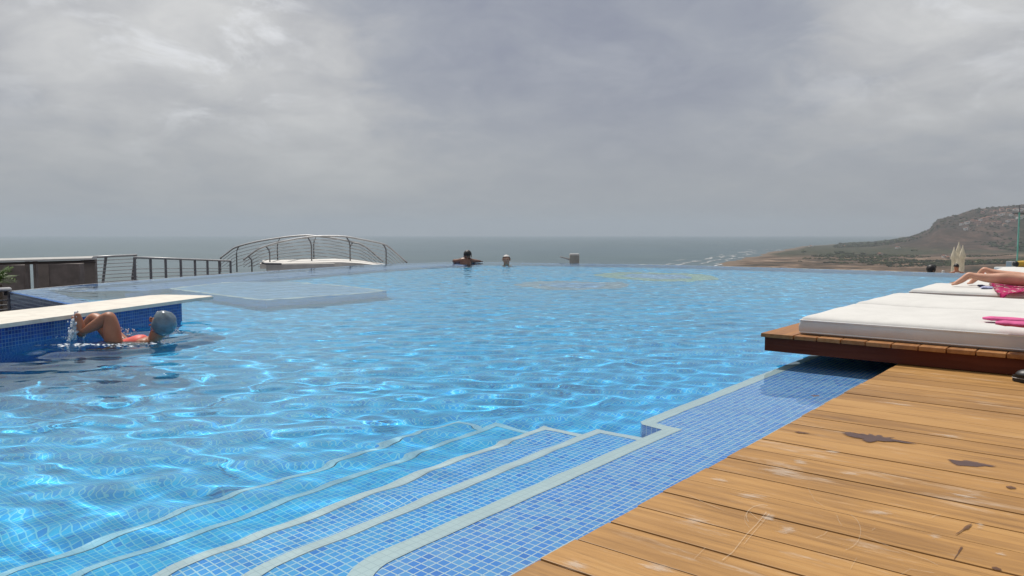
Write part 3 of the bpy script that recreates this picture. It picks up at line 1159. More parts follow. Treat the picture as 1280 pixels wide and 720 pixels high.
wet1 = [(1050, 540), (1054, 538.5), (1060, 539), (1068, 541), (1077, 541), (1082, 543), (1087, 541.5), (1094, 544), (1100, 543), (1108, 546.5), (1120, 546.5),
        (1117, 548), (1126, 550), (1136, 552), (1153, 555.5), (1140, 555), (1124, 552.5), (1108, 552.5), (1100, 551.5), (1092, 552.5), (1086, 553.5), (1080, 552), (1074, 548.5), (1064, 547), (1053, 544)]
wet2 = [(1181, 573.5), (1186, 573.5), (1196, 575), (1208, 575), (1222, 577.5), (1236, 580.5), (1248, 582), (1246, 584.5), (1236, 583), (1222, 584), (1208, 583), (1196, 582.5), (1188, 579)]
film('wet_patch', wet1, M_wet)
film('wet_patch', wet2, M_wet)
film('wet_patch', [(992, 539.5), (998, 538.8), (1008, 540.5), (1014, 541.5), (1006, 541.8), (997, 541)], M_dirt)
film('dark_stain', [(1256, 608), (1262, 607), (1270, 609), (1271, 610.5), (1263, 611)], M_dirt)
film('dark_stain', [(1239, 708.5), (1245, 708), (1252, 711), (1252, 713), (1246, 713), (1240, 711)], M_dirt)
film('dark_stain', [(1217, 653), (1208, 656), (1202, 662), (1192, 669.5), (1199, 666), (1206, 662), (1212, 660)], M_dirt)
film('dark_stain', [(1202, 682), (1199, 686), (1197, 691), (1190, 703), (1196, 695), (1200, 690), (1204, 684)], M_dirt)
film('dark_stain', [(1012, 494), (1020, 493.5), (1026, 495), (1018, 496)], M_dirt)


def blob(px, py, w, h, n=18, rot=0.12):
    out = []
    for k in range(n):
        a = 2 * math.pi * k / n
        r = 1 + random.uniform(-0.22, 0.22)
        out.append((px + w * r * math.cos(a), py + h * r * math.sin(a) + rot * w * math.cos(a)))
    return out


for (a, b_, w, h) in ((1225, 656, 10, 6.5), (980, 590, 42, 9), (1000, 577, 14, 5), (715, 705, 30, 12), (820, 709, 36, 9), (1210, 620, 40, 5), (985, 663, 18, 7),
                      (1040, 565, 16, 3.5), (1250, 692, 14, 4), (960, 646, 14, 8), (1168, 670, 14, 5), (900, 600, 20, 6), (940, 620, 30, 5), (1060, 592, 22, 4),
                      (870, 650, 30, 7), (1100, 640, 34, 5), (1120, 505, 40, 2.5), (1190, 545, 40, 3)):
    film('pale_scuff', blob(a, b_, w, h), M_scuff)


def scratch(pts, w=0.5):
    w *= 0.55
    P = [Vector((a, b_, 0)) for a, b_ in pts]
    L, Rr = [], []
    for i, p in enumerate(P):
        d = (P[min(i + 1, len(P) - 1)] - P[max(i - 1, 0)]).normalized()
        n_ = Vector((-d.y, d.x, 0))
        L.append(p + n_ * w)
        Rr.append(p - n_ * w)
    bm = new_bm()
    a = [bm.verts.new(ground(p.x, p.y, STZ + 0.0006)) for p in L]
    b_ = [bm.verts.new(ground(p.x, p.y, STZ + 0.0006)) for p in Rr]
    for i in range(len(a) - 1):
        bm.faces.new((a[i], a[i + 1], b_[i + 1], b_[i]))
    o = obj('scratch', bm, M_line)
    lay = o.data.uv_layers.new(name='UVMap')
    for d in lay.data:
        d.uv = (0.3, 0)
    if o.data.polygons[0].normal.z < 0:
        o.data.flip_normals()
    o.parent = deck
    o.matrix_parent_inverse = Matrix.LocRotScale(deck.location, deck.rotation_euler, None).inverted()


def arc(cx0, cy0, rx, ry, a0, a1, n=12):
    return [(cx0 + rx * math.cos(R(a0 + (a1 - a0) * k / n)), cy0 + ry * math.sin(R(a0 + (a1 - a0) * k / n))) for k in range(n + 1)]


scratch(arc(953, 645, 20, 14, 150, 290), 0.7)
scratch(arc(955, 648, 24, 17, 140, 230), 0.4)
scratch([(958, 640), (946, 655), (934, 667), (926, 677), (916, 690), (903, 700)], 0.9)
scratch([(962, 642), (951, 655), (940, 668), (930, 680)], 0.6)
scratch([(937, 640), (946, 648), (955, 652)], 0.5)
scratch(arc(1050, 664, 26, 24, -60, 75), 0.6)
scratch([(1046, 644), (1048, 650), (1052, 657)], 0.5)
scratch([(1078, 668), (1100, 678), (1130, 690), (1160, 700), (1172, 706)], 0.4)
scratch([(1071, 697), (1067, 704), (1063, 711)], 0.4)
scratch([(1020, 672), (1030, 668), (1034, 664)], 0.5)
scratch([(1164, 647), (1170, 644), (1176, 643.5)], 0.5)
scratch([(882, 684), (868, 698)], 0.4)
scratch([(1090, 663), (1094, 660)], 0.5)
scratch([(1126, 718), (1138, 711), (1150, 713), (1168, 716)], 0.4)
scratch([(860, 618), (880, 628), (905, 638)], 0.4)
scratch([(1010, 610), (1018, 625), (1030, 633)], 0.35)

# ================================================================== SUN BED PLATFORMS
def platform(u0, u1, label, v0=-0.78, v1=2.0):
    root = empty('sunbed_platform', (0, 0, 0), label, 'platform', 'wooden sunbed platforms on the deck edge')
    place_uv(root, u0, v0, DECK_Z)
    L, Wd, H = u1 - u0, v1 - v0, 0.115
    bm = new_bm()
    vals = []
    sp = []
    v = 0.0
    k = 0
    while v < Wd - 0.02:
        w_ = 0.205 if k == 0 else 0.137
        e = random.uniform(-0.006, 0.006)
        sp.append((-0.012 + e, L + 0.012 + e, v + 0.003, v + w_ - 0.003, H - 0.024, H + random.uniform(-0.001, 0.001)))
        v += w_
        k += 1
    boards(bm, sp, 0.004, vals)
    o = uvm_obj('board_top', bm, M_plat, root)
    attr_rnd(o.data, vals)
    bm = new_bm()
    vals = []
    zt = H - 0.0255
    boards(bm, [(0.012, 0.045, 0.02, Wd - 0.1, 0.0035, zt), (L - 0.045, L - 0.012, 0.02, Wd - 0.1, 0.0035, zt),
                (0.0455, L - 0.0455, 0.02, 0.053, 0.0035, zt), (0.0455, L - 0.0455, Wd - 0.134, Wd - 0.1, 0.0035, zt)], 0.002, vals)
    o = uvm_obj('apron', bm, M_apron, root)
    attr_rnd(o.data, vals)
    bm = new_bm()
    for i in range(4):
        box(bm, (L * 0.2 * (i + 1), Wd / 2 - 0.05, 0.047), (0.04, Wd - 0.25, 0.082))
    uvm_obj('joist', bm, M_under, root)
    return root


platform(3.41, 5.82, 'dark edged wooden platform nearest the camera, carrying two empty white mattresses over the water')
platform(6.32, 8.72, 'wooden platform carrying the mattress with the lying sunbather, second from the camera')
platform(9.25, 11.65, 'wooden platform farthest from the camera, behind the lying sunbather')


def mattress(u0, w_, label, v0=-0.57, L=2.05, z0=DECK_Z + 0.117, h=0.104, puff=0.024):
    root = empty('mattress', (0, 0, 0), label, 'mattress', 'white mattresses on the platforms')
    place_uv(root, u0, v0, z0)
    bm = new_bm()
    nx, ny = 14, 26
    rr_ = 0.035

    def edge(d):
        return math.sqrt(max(0.0, 1 - (1 - min(d / rr_, 1)) ** 2))
    xs = sorted({0, 0.006, 0.015, 0.03} | {w_, w_ - 0.006, w_ - 0.015, w_ - 0.03} | {w_ * i / nx for i in range(1, nx)})
    ys = sorted({0, 0.006, 0.015, 0.03} | {L, L - 0.006, L - 0.015, L - 0.03} | {L * i / ny for i in range(1, ny)})
    rows = []
    sd_ = random.random() * 50
    for x in xs:
        row = []
        for y in ys:
            d = min(x, w_ - x, y, L - y)
            z = h - 0.026 * (1 - edge(d)) + puff * (1 - math.exp(-d / 0.09)) + 0.010 * mn.noise(Vector((x * 3 + sd_, y * 3, 0.3))) * min(1, d / 0.05)
            row.append(bm.verts.new((x, y, z)))
        rows.append(row)
    for i in range(len(xs) - 1):
        for j in range(len(ys) - 1):
            bm.faces.new((rows[i][j], rows[i + 1][j], rows[i + 1][j + 1], rows[i][j + 1]))
    border = [rows[i][0] for i in range(len(xs))] + [rows[-1][j] for j in range(1, len(ys))] + [rows[i][-1] for i in range(len(xs) - 2, -1, -1)] + [rows[0][j] for j in range(len(ys) - 2, 0, -1)]
    prev = border
    for (zz2, bul) in ((h - 0.035, 0.004), (h * 0.5, 0.007), (0.02, 0.004), (0.0, -0.006)):
        ring_ = []
        for b_ in border:
            x, y = b_.co.x, b_.co.y
            nx_ = -1 if x < 1e-6 else (1 if x > w_ - 1e-6 else 0)
            ny_ = -1 if y < 1e-6 else (1 if y > L - 1e-6 else 0)
            wv = 0.004 * mn.noise(Vector((x * 4 + sd_, y * 4, zz2 * 20)))
            ring_.append(bm.verts.new((x + nx_ * (bul + wv), y + ny_ * (bul + wv), zz2)))
        n_ = len(border)
        for i in range(n_):
            bm.faces.new((prev[i], prev[(i + 1) % n_], ring_[(i + 1) % n_], ring_[i]))
        prev = ring_
    bm.faces.new(prev)
    uvm_obj('cover', bm, M_white, root)
    for o in root.children:
        for p in o.data.polygons:
            p.use_smooth = True
    for zz2 in (h - 0.018, 0.012):
        bm = new_bm()
        q = 0.004
        pts = [(q, -0.002, zz2), (w_ - q, -0.002, zz2), (w_ + 0.002, q, zz2), (w_ + 0.002, L - q, zz2), (w_ - q, L + 0.002, zz2), (q, L + 0.002, zz2), (-0.002, L - q, zz2), (-0.002, q, zz2), (q, -0.002, zz2)]
        tube(bm, pts, 0.0042, 6)
        o = uvm_obj('piping', bm, M_pipe, root)
        for p in o.data.polygons:
            p.use_smooth = True
    return root


mattress(3.50, 1.07, 'white mattress with a folded pink cloth on it, nearest the camera')
mattress(4.65, 1.10, 'bare white mattress lying directly behind the one with the folded pink cloth', puff=0.034)
mattress(6.42, 1.10, 'white mattress under the lying sunbather and her pink towel')
mattress(7.56, 1.08, 'white mattress directly behind the lying sunbather, only a foot resting on it', v0=-0.42)
mattress(9.36, 1.10, 'bare white mattress on the farthest platform, its nearer one', v0=-0.50, puff=0.04)
mattress(10.48, 1.10, 'bare white mattress at the far end of the row', v0=-0.50, puff=0.05)
# ================================================================== ISLAND WALL ON THE LEFT
def zp(px, py, z):
    return ground(px, py, z)


CT = 0.175
cap_poly = [Vector((-4.62, 0.74, 0)), Vector((-3.56, 5.32, 0)), Vector((-3.09, 7.36, 0)), Vector((-3.0, 7.66, 0)), Vector((-3.06, 7.74, 0)), Vector((-3.30, 7.82, 0)), Vector((-3.58, 7.86, 0)),
            Vector((-3.70, 7.78, 0)), Vector((-3.80, 7.3, 0)), Vector((-4.12, 6.12, 0)), Vector((-5.4, 1.0, 0))]
root = empty('coping_wall', (-3.5, 6.2, 0), 'cream stone topped wall of dark blue mosaic running into the pool on the left', 'wall')
bm = new_bm()
prism(bm, [rel(root, p) for p in cap_poly], CT - 0.030, CT)
bmesh.ops.bevel(bm, geom=[e for e in bm.edges if abs(e.verts[0].co.z - e.verts[1].co.z) < 1e-6], offset=0.006, segments=2, affect='EDGES')
obj('coping', bm, M_stone, root)
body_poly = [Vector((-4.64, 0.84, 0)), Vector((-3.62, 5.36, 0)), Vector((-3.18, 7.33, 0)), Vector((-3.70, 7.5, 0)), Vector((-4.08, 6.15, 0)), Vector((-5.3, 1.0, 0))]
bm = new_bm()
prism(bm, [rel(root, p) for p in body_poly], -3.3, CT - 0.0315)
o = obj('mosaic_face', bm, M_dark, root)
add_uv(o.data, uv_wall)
receiver(o)

# ================================================================== STEEL RAILINGS, BRIDGE AND THE PAVILION BEYOND THE LEFT RIM
def railing(name, label, cat, P0, P1, posts, zt, zb, ncab, rail_r=0.026, post_w=0.03, slant=None, cab0=0.12, group=None, cab_top=0.08):
    """straight railing between two plan points; zt = (z at P0, z at P1) of the handrail"""
    root = empty(name, (P0.x, P0.y, zb), label, cat, group)
    a = Vector((P0.x, P0.y, zt[0]))
    b_ = Vector((P1.x, P1.y, zt[1]))
    bm = new_bm()
    tube(bm, [rel(root, a), rel(root, b_)], rail_r, 8)
    obj('handrail', bm, M_steel, root, smooth=True)
    for s in posts:
        bm = new_bm()
        p = a.lerp(b_, s)
        q = Vector((p.x, p.y, zb))
        if slant:
            q = q + slant
        tube(bm, [rel(root, q), rel(root, p)], post_w, 6)
        obj('post', bm, M_dsteel, root)
    for k in range(ncab):
        f = cab0 + (1 - cab0 - cab_top) * k / max(1, ncab - 1)
        bm = new_bm()
        tube(bm, [rel(root, Vector((a.x, a.y, zb + (a.z - zb) * f))), rel(root, Vector((b_.x, b_.y, zb + (b_.z - zb) * f)))], 0.010, 5)
        obj('cable', bm, M_steel, root)
    return root


def at2(px, py, Y):
    return at(px, py, Y)


YA = 17.0
a, b_ = at2(103, 322, YA), at2(171, 318.8, YA + 1.0)
railing('slanted_railing', 'railing with slanted posts and many thin cables beside the brown pavilion', 'railing', a, b_, (0.0, 0.42, 0.97), (a.z, b_.z), -0.75, 11, slant=Vector((-0.16, 0, 0)))
a, b_ = at2(168, 321.8, 17.5), at2(213, 322.4, 19.2)
c_ = at2(288, 326, 21.5)
railing('low_railing', 'steel railing with upright posts between slanted railing and arched bridge', 'railing', a, c_, (0.0, 0.14, 0.28, 0.43, 0.58, 0.72, 0.86, 1.0), (a.z, c_.z), -0.8, 7, cab0=0.2, cab_top=0.25)

# arched footbridge: two curved handrails, posts bent inwards at the top, taut cables, pale deck
bx = empty('footbridge', at2(390, 333, 25.5), 'arched steel footbridge with curved handrails and thin cables behind the pool rim', 'bridge')


def arch(pxs, Y0, dY):
    pts = [at2(px, py, Y0 + dY * (px - 300) / 200) for px, py in pxs]
    return catmull(pts, 5)


near_px = [(304, 325), (314, 317.5), (325, 310.5), (345, 304), (364, 299.8), (381, 297), (400, 295.3), (428, 295.5), (450, 299), (475, 304), (485, 308), (497, 318), (509, 328.5)]
far_px = [(275, 323), (285, 315.5), (295, 309), (320, 302.3), (350, 297.3), (370, 295), (385, 294.3), (398, 295.6), (412, 297), (430, 300.2), (443, 303.4), (450, 305), (459, 310), (469, 318.5), (479, 327)]


def rail_side(pxs, posts, bend, Y0, dY, zb_px, hook):
    P = arch(pxs, Y0, dY)
    bm = new_bm()
    tube(bm, [rel(bx, p) for p in P], 0.030, 8)
    obj('handrail', bm, M_steel, bx, smooth=True)
    feet = []
    for (px, base) in posts:
        # point of the handrail above this post
        best = min(P, key=lambda p: abs(640 + F * p.x / p.y - px))
        top = best.copy()
        f = Vector((top.x + hook, top.y, 0))
        zb = CAMZ + (291 - base) / F * top.y
        pts = [Vector((f.x, f.y, zb)), Vector((f.x, f.y, zb + (top.z - zb) * 0.72)), Vector((f.x - hook * 0.25, f.y, zb + (top.z - zb) * 0.86)), top]
        bm = new_bm()
        tube(bm, [rel(bx, p) for p in pts], 0.022, 6)
        obj('post', bm, M_dsteel, bx, smooth=True)
    for k in range(1, 8):
        bm = new_bm()
        pts = []
        for p in P:
            base = CAMZ + (291 - zb_px) / F * p.y
            zc = p.z - 0.115 * k
            pts.append(Vector((p.x, p.y, zc)))
        pts = [p for p in pts if p.z > CAMZ + (291 - 334) / F * p.y]
        if len(pts) > 2:
            tube(bm, [rel(bx, p) for p in pts], 0.0105, 5)
            obj('cable', bm, M_steel, bx)
        else:
            bm.free()


rail_side(far_px, [(279, 340), (298, 340), (348, 336), (396, 334), (442, 334)], 1, 27.0, 0.6, 333, -0.10)
rail_side(near_px, [(311, 340), (332, 338), (384, 335), (431, 334), (477, 334)], -1, 25.0, 0.6, 333, 0.12)
bm = new_bm()
dk = [(325, 329.6), (345, 329.4), (380, 328.6), (425, 327.6), (450, 329), (480, 332.5), (505, 337)]
n0 = [at2(px, py, 23.9) for px, py in dk]
f0_ = [p + Vector((-0.75, 2.6, 0.02)) for p in n0]
tp = [bm.verts.new(rel(bx, p)) for p in n0]
tf = [bm.verts.new(rel(bx, p)) for p in f0_]
lp = [bm.verts.new(rel(bx, p - Vector((0, 0, 0.16)))) for p in n0]
lf = [bm.verts.new(rel(bx, p - Vector((0, 0, 0.16)))) for p in f0_]
for i in range(len(tp) - 1):
    bm.faces.new((tp[i], tp[i + 1], tf[i + 1], tf[i]))
    bm.faces.new((lp[i], lp[i + 1], tp[i + 1], tp[i]))
    bm.faces.new((tf[i], tf[i + 1], lf[i + 1], lf[i]))
    bm.faces.new((lf[i], lf[i + 1], lp[i + 1], lp[i]))
obj('bridge_deck', bm, M_pale, bx)
bm = new_bm()
for px in (332, 478):
    p = at2(px, 336, 25.0)
    box(bm, rel(bx, (p.x, p.y, (p.z - 3.3) / 2)), (0.4, 2.0, p.z + 3.3 - 0.3))
obj('abutment', bm, M_grey, bx)
# parapet block at the bridge foot
bm = new_bm()
rt = empty('parapet', at2(345, 334, 22.6), 'low pale parapet with a dark cap at the foot of the bridge', 'wall')
p0, p1 = at2(331, 334, 22.6), at2(420, 333.5, 23.2)
box(bm, rel(rt, ((p0.x + p1.x) / 2, (p0.y + p1.y) / 2, p0.z - 1.01)), (p1.x - p0.x, 0.25, 2.2), rz=0.25)
obj('parapet_wall', bm, M_pale, rt)
bm = new_bm()
tube(bm, [rel(rt, at2(327, 328.3, 22.4)), rel(rt, at2(331, 329.6, 22.4)), rel(rt, at2(352, 329.9, 22.5))], 0.03, 6)
obj('cap', bm, M_dsteel, rt)
# dark channel strip along the left rim
bm = new_bm()
lp_ = [POOL[i] for i in range(0, 17)]
lo_ = offs_line(lp_, 0.10)
la_ = offs_line(lp_, 0.015)
g = [(bm.verts.new((p.x, p.y, -0.004)), bm.verts.new((q.x, q.y, -0.004)), bm.verts.new((q.x, q.y, -0.06)), bm.verts.new((p.x, p.y, -0.06))) for p, q in zip(la_, lo_)]
for A, B in zip(g, g[1:]):
    for i in range(4):
        bm.faces.new((A[i], A[(i + 1) % 4], B[(i + 1) % 4], B[i]))
tag(obj('steel_trim', bm, M_dsteel), 'thin dark steel trim along the outside of the left pool rim', 'trim')

# brown pavilion beyond the left corner: long pale rail on a beam, posts, solid end panel
YP = 15.5
pv_ = empty('pavilion', at2(60, 352, YP), 'low brown pavilion frame with long pale top rail and solid end panel', 'pavilion')


def pbox(parent, name, px0, px1, py0, py1, Y, depth, m, zlow=None, bevel=0.0):
    a, b_ = at2(px0, py1, Y), at2(px1, py0, Y)
    z0 = a.z if zlow is None else zlow
    bm = new_bm()
    box(bm, rel(parent, ((a.x + b_.x) / 2, Y + depth / 2, (z0 + b_.z) / 2)), (b_.x - a.x, depth, b_.z - z0), bevel=bevel)
    return obj(name, bm, m, parent)


bm = new_bm()
a, b_ = at2(-120, 328.6, YP - 0.6), at2(118, 322.8, YP)
for A_p, B_p in ((a, b_),):
    sec = [(-0.10, -0.028), (-0.10, 0.006), (-0.04, 0.04), (0.10, 0.04), (0.10, -0.028)]
    e0 = [bm.verts.new(rel(pv_, A_p + Vector((0, y_, z_)))) for y_, z_ in sec]
    e1 = [bm.verts.new(rel(pv_, B_p + Vector((0, y_, z_)))) for y_, z_ in sec]
    for i in range(5):
        bm.faces.new((e0[i], e0[(i + 1) % 5], e1[(i + 1) % 5], e1[i]))
    bm.faces.new(e0)
    bm.faces.new(e1)
obj('top_rail', bm, M_white, pv_)
bm = new_bm()
tube(bm, [rel(pv_, a - Vector((0, -0.05, 0.065))), rel(pv_, b_ - Vector((0, -0.05, 0.065)))], 0.028, 4)
obj('beam', bm, M_brown, pv_)
pbox(pv_, 'end_panel', 106, 118.5, 324, 352, YP + 0.05, 0.08, mat('taupe_panel', (0.24, 0.20, 0.175), 0.8, var=0.12), zlow=-3.2)
for px in (33.5, 43.5):
    pbox(pv_, 'post', px - 1.3, px + 1.3, 326, 355, YP + 0.05, 0.06, M_brown, zlow=-3.2)
M_taupe = MATS['taupe_panel']
for (x0, x1, y0, lab) in ((-30, 29, 331.0, 'brown wicker cabin behind the palm at the left edge'), (47, 99, 329.3, 'brown wicker cabin between the posts of the pavilion, with a lighter left side')):
    p = at2((x0 + x1) / 2, 355, YP + 0.9)
    cb = empty('cabin', (p.x, p.y, -3.2), lab, 'cabin')
    pbox(cb, 'cabin_body', x0, x1, y0, 357, YP + 0.7, 0.22, M_brown, zlow=-3.2, bevel=0.02)
    if x0 > 0:
        pbox(cb, 'side_panel', x0, x0 + 13.5, y0 + 0.6, 357, YP + 0.685, 0.012, M_taupe, zlow=-3.1)

# steel rails and dark void at the far left
a, b_ = at2(-60, 365.5, 9.4), at2(13, 361.6, 10.72)
rl = empty('corner_railing', (a.x, a.y, -1.2), 'steel rail with thin cables joining the left corner of the pool', 'railing')
for (dy, rr0, nm_) in ((0, 0.03, 'handrail'), (13.5, 0.008, 'cable'), (19.5, 0.008, 'cable'), (25, 0.008, 'cable')):
    bm = new_bm()
    tube(bm, [rel(rl, at2(-60, 365.5 + dy, 9.4)), rel(rl, at2(12, 361.6 + dy, 10.72))], rr0, 8)
    obj(nm_, bm, M_steel, rl, smooth=True)
for s in (0.02, 0.96):
    p = a.lerp(b_, s)
    bm = new_bm()
    tube(bm, [rel(rl, Vector((p.x, p.y, -1.2))), rel(rl, p)], 0.022, 6)
    obj('post', bm, M_dsteel, rl)
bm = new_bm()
box(bm, (-10.6, 12.6, -1.9), (6.4, 0.3, 2.8))  # near-black panel added, its colour standing in for the void's shade
tag(obj('void_panel', bm, mat('void_black', (0.02, 0.018, 0.016), 0.9)), 'near black panel for the shaded void in the gap below the rail at the far left corner', 'wall')

# palm at the left edge
pc = at2(-4, 352, 12.0)
pr = empty('palm', (pc.x, pc.y, -3.2), 'small green palm at the left edge of the photo beside the brown cabin', 'palm')
bm = new_bm()
tube(bm, [rel(pr, (pc.x - 0.05, pc.y, -3.2)), rel(pr, (pc.x, pc.y, -1.6)), rel(pr, (pc.x, pc.y, pc.z - 0.05))], [0.10, 0.08, 0.07], 8)
obj('trunk', bm, M_trunk, pr)
bm = new_bm()
for k in range(30):
    th = random.uniform(0, 2 * math.pi)
    el = random.uniform(0.15, 1.25)
    L = random.uniform(0.28, 0.44)
    d = Vector((math.cos(th) * math.cos(el), math.sin(th) * math.cos(el), math.sin(el)))
    sdv = d.cross(Vector((0, 0, 1))).normalized()
    prev = None
    base = rel(pr, pc)
    spine = []
    for i in range(9):
        s = i / 8
        spine.append(base + d * L * s + Vector((0, 0, -0.28 * L * s * s)))
    for i in range(1, 9):
        s = i / 8
        for sg in (-1, 1):
            ll = 0.15 * math.sin(math.pi * min(1, s * 0.9 + 0.12)) + 0.03
            tip = spine[i] + sdv * sg * ll + d * ll * 0.7 - Vector((0, 0, 0.04))
            w_ = (spine[i] - spine[i - 1]) * 0.45
            bm.faces.new([bm.verts.new(spine[i] - w_), bm.verts.new(spine[i] + w_ * 0.2), bm.verts.new(tip)])
obj('crown', bm, M_leaf, pr, recalc=False)

# ================================================================== THINGS BEYOND THE FAR RIM
# grey box with a pale arm
Yb = 22.5
p = at2(718, 322, Yb)
lb = empty('spotlight', (p.x, p.y, -3.2), 'grey box with pale top and short arm just beyond the far pool rim', 'spotlight')
w_ = 11.5 / F * Yb
bm = new_bm()
box(bm, rel(lb, (p.x, p.y, p.z - 0.06)), (w_, w_, 0.27), bevel=0.015)
obj('housing', bm, M_grey, lb)
bm = new_bm()
box(bm, rel(lb, (p.x, p.y, p.z + 0.092)), (w_ * 0.98, w_ * 0.98, 0.045), bevel=0.01)
obj('lid', bm, M_pale, lb)
bm = new_bm()
tube(bm, [rel(lb, (p.x - w_ * 0.5, p.y, p.z - 0.05)), rel(lb, at2(700, 320.9, Yb))], [0.035, 0.022], 6)
obj('arm', bm, M_pale, lb)
bm = new_bm()
tube(bm, [rel(lb, (p.x, p.y, -3.2)), rel(lb, (p.x, p.y, p.z - 0.1))], 0.05, 8)
obj('post', bm, M_dsteel, lb)


def parasol(px, py_tip, Y, zg, label, sw=1.0):
    p = at2(px, py_tip, Y)
    root = empty('parasol', (p.x, p.y, zg), label, 'parasol', 'closed parasols beyond the right end of the rim')
    H = p.z - zg
    bm = new_bm()
    prof_ = [(0.0, 0.02), (0.06, 0.05), (0.22, 0.12), (0.40, 0.20), (0.43, 0.125), (0.9, 0.13), (1.5, 0.135), (2.0, 0.14), (2.15, 0.10)]
    rings_ = []
    n = 24
    for (d, r_) in prof_:
        ring_ = []
        for k in range(n):
            a_ = 2 * math.pi * k / n
            rf = r_ * sw * (1 + (0.22 * math.sin(8 * a_ + d) if d > 0.2 else 0))
            ring_.append(bm.verts.new((rf * math.cos(a_), rf * math.sin(a_), H - d)))
        rings_.append(ring_)
    for A, B in zip(rings_, rings_[1:]):
        for k in range(n):
            bm.faces.new((A[k], A[(k + 1) % n], B[(k + 1) % n], B[k]))
    bm.faces.new(rings_[0])
    bm.faces.new(rings_[-1])
    obj('canopy', bm, M_cream, root, smooth=True)
    bm = new_bm()
    tube(bm, [(0, 0, 0), (0, 0, H - 0.3)], 0.025, 8)
    obj('pole', bm, M_grey, root)
    bm = new_bm()
    ellipsoid(bm, (0, 0, H), (0.02, 0.02, 0.03), 8, 6)
    obj('finial', bm, M_cream, root)
    bm = new_bm()
    box(bm, (0, 0, 0.04), (0.5, 0.5, 0.08), bevel=0.02)
    obj('base', bm, M_grey, root)


parasol(1192.8, 309.5, 28, -2.6, 'closed cream parasol, leftmost of the tight cluster beyond the pool rim', 0.52)
parasol(1198.8, 303.2, 30, -2.6, 'tallest closed cream parasol, in the middle of the tight cluster beyond the pool rim', 0.52)
parasol(1203.6, 307.6, 27, -2.6, 'closed cream parasol, rightmost of the tight cluster beyond the pool rim', 0.52)

# glass windscreen
Yg = 12.2
p = at2(1271, 335, Yg)
gs = empty('glass_screen', (p.x, p.y, DECK_Z), 'tall clear glass windscreen with a green edge at the right end', 'windscreen')
ztop, zbt = at2(1271, 265.5, Yg).z, DECK_Z + 0.06
bm = new_bm()
gd = Vector((0.98, -0.20, 0))
pe = Vector((p.x, p.y, 0))
mid = pe + gd * 0.75
q0, q1 = pe + gd * 0.012, pe + gd * 1.5
bm.faces.new([bm.verts.new(rel(gs, (q_.x, q_.y, z_))) for q_, z_ in ((q0, zbt), (q1, zbt), (q1, ztop), (q0, ztop))])
obj('pane', bm, M_pane, gs)
bm = new_bm()
box(bm, rel(gs, (pe.x, pe.y, (ztop + zbt) / 2)), (0.016, 0.022, ztop - zbt), rz=math.atan2(gd.y, gd.x))
obj('green_edge', bm, M_gedge, gs)
bm = new_bm()
q = pe + gd * 0.0
tube(bm, [rel(gs, (q.x - 0.10, q.y, ztop - 0.015)), rel(gs, (q.x + 0.35, q.y + 0.2, ztop - 0.01))], 0.014, 6)
tube(bm, [rel(gs, (q.x, q.y, ztop - 0.05)), rel(gs, (q.x, q.y, at2(1271, 256, Yg).z))], 0.008, 6)
obj('clamp_bar', bm, M_dsteel, gs)
bm = new_bm()
pq = at2(1264, 330.5, Yg - 0.1)
box(bm, rel(gs, (pq.x, pq.y, (pq.z + 0.05 + DECK_Z) / 2)), (0.105, 0.10, pq.z + 0.05 - DECK_Z), rz=0.3, bevel=0.008)
obj('base_clamp', bm, M_steel, gs)
# yellow roll beside it
pq = at2(1283, 330, Yg - 0.6)
yr = new_bm()
tube(yr, [(pq.x - 0.15, pq.y, pq.z), (pq.x + 0.02, pq.y + 0.05, pq.z), (pq.x + 0.5, pq.y + 0.15, pq.z)], [0.045, 0.052, 0.05], 12)
yrt = empty('bolster', (pq.x, pq.y, pq.z - 0.05), 'yellow rolled bolster with a dark end at the foot of the glass screen', 'bolster')
for v in yr.verts:
    v.co = rel(yrt, v.co)
obj('roll', yr, M_yellow, yrt, smooth=True)
yr = new_bm()
tube(yr, [rel(yrt, (pq.x - 0.19, pq.y - 0.01, pq.z)), rel(yrt, (pq.x - 0.155, pq.y, pq.z))], [0.035, 0.046], 12)
obj('dark_end', yr, M_black, yrt, smooth=True)
bm = new_bm()
zt_ = pq.z - 0.055
box(bm, (pq.x + 0.3, pq.y + 0.1, (zt_ + DECK_Z + 0.002) / 2), (1.2, 0.42, zt_ - DECK_Z - 0.002), bevel=0.02)
tag(obj('side_table', bm, M_white), 'low white block under the yellow bolster at the right edge', 'side table')

# small white box beyond the rim
pq = at2(1179, 340, 18.5)
wb = new_bm()
box(wb, (pq.x, pq.y, (pq.z - 2.6) / 2 + 0.02), (0.05, 0.05, pq.z + 2.6 + 0.04), bevel=0.01)
tag(obj('marker_post', wb, M_pale), 'slim white post top showing just above the rim between the two dark haired heads', 'post')

# lower terrace behind the far rim
bm = new_bm()
for zt2, poly2 in ((-2.6, [(4, 17.5), (16, 15), (22, 30), (16, 40), (4, 40)]),):
    prism(bm, poly2, -3.4, zt2)
tag(obj('lower_terrace', bm, M_stone), kind='structure')

# ---- pink cloth, towel, sandal
MT = DECK_Z + 0.117 + 0.104 + 0.027
def lobe_cloth(bm, pts, rad, flat):
    P = catmull(pts, 5)
    n = len(P)
    rs = [rad * (0.55 + 0.45 * min(1, i / 3)) if i < 4 else rad * (1 + 0.06 * math.sin(i)) for i in range(n)]
    rg = tube(bm, [(0, 0, 0)] * 0 + [(p.x, p.y, p.z) for p in P], rs, 14)
    for v in {v for r_ in rg for v in r_}:
        v.co.z = MT + 0.002 + (v.co.z - MT) * flat + rad * flat


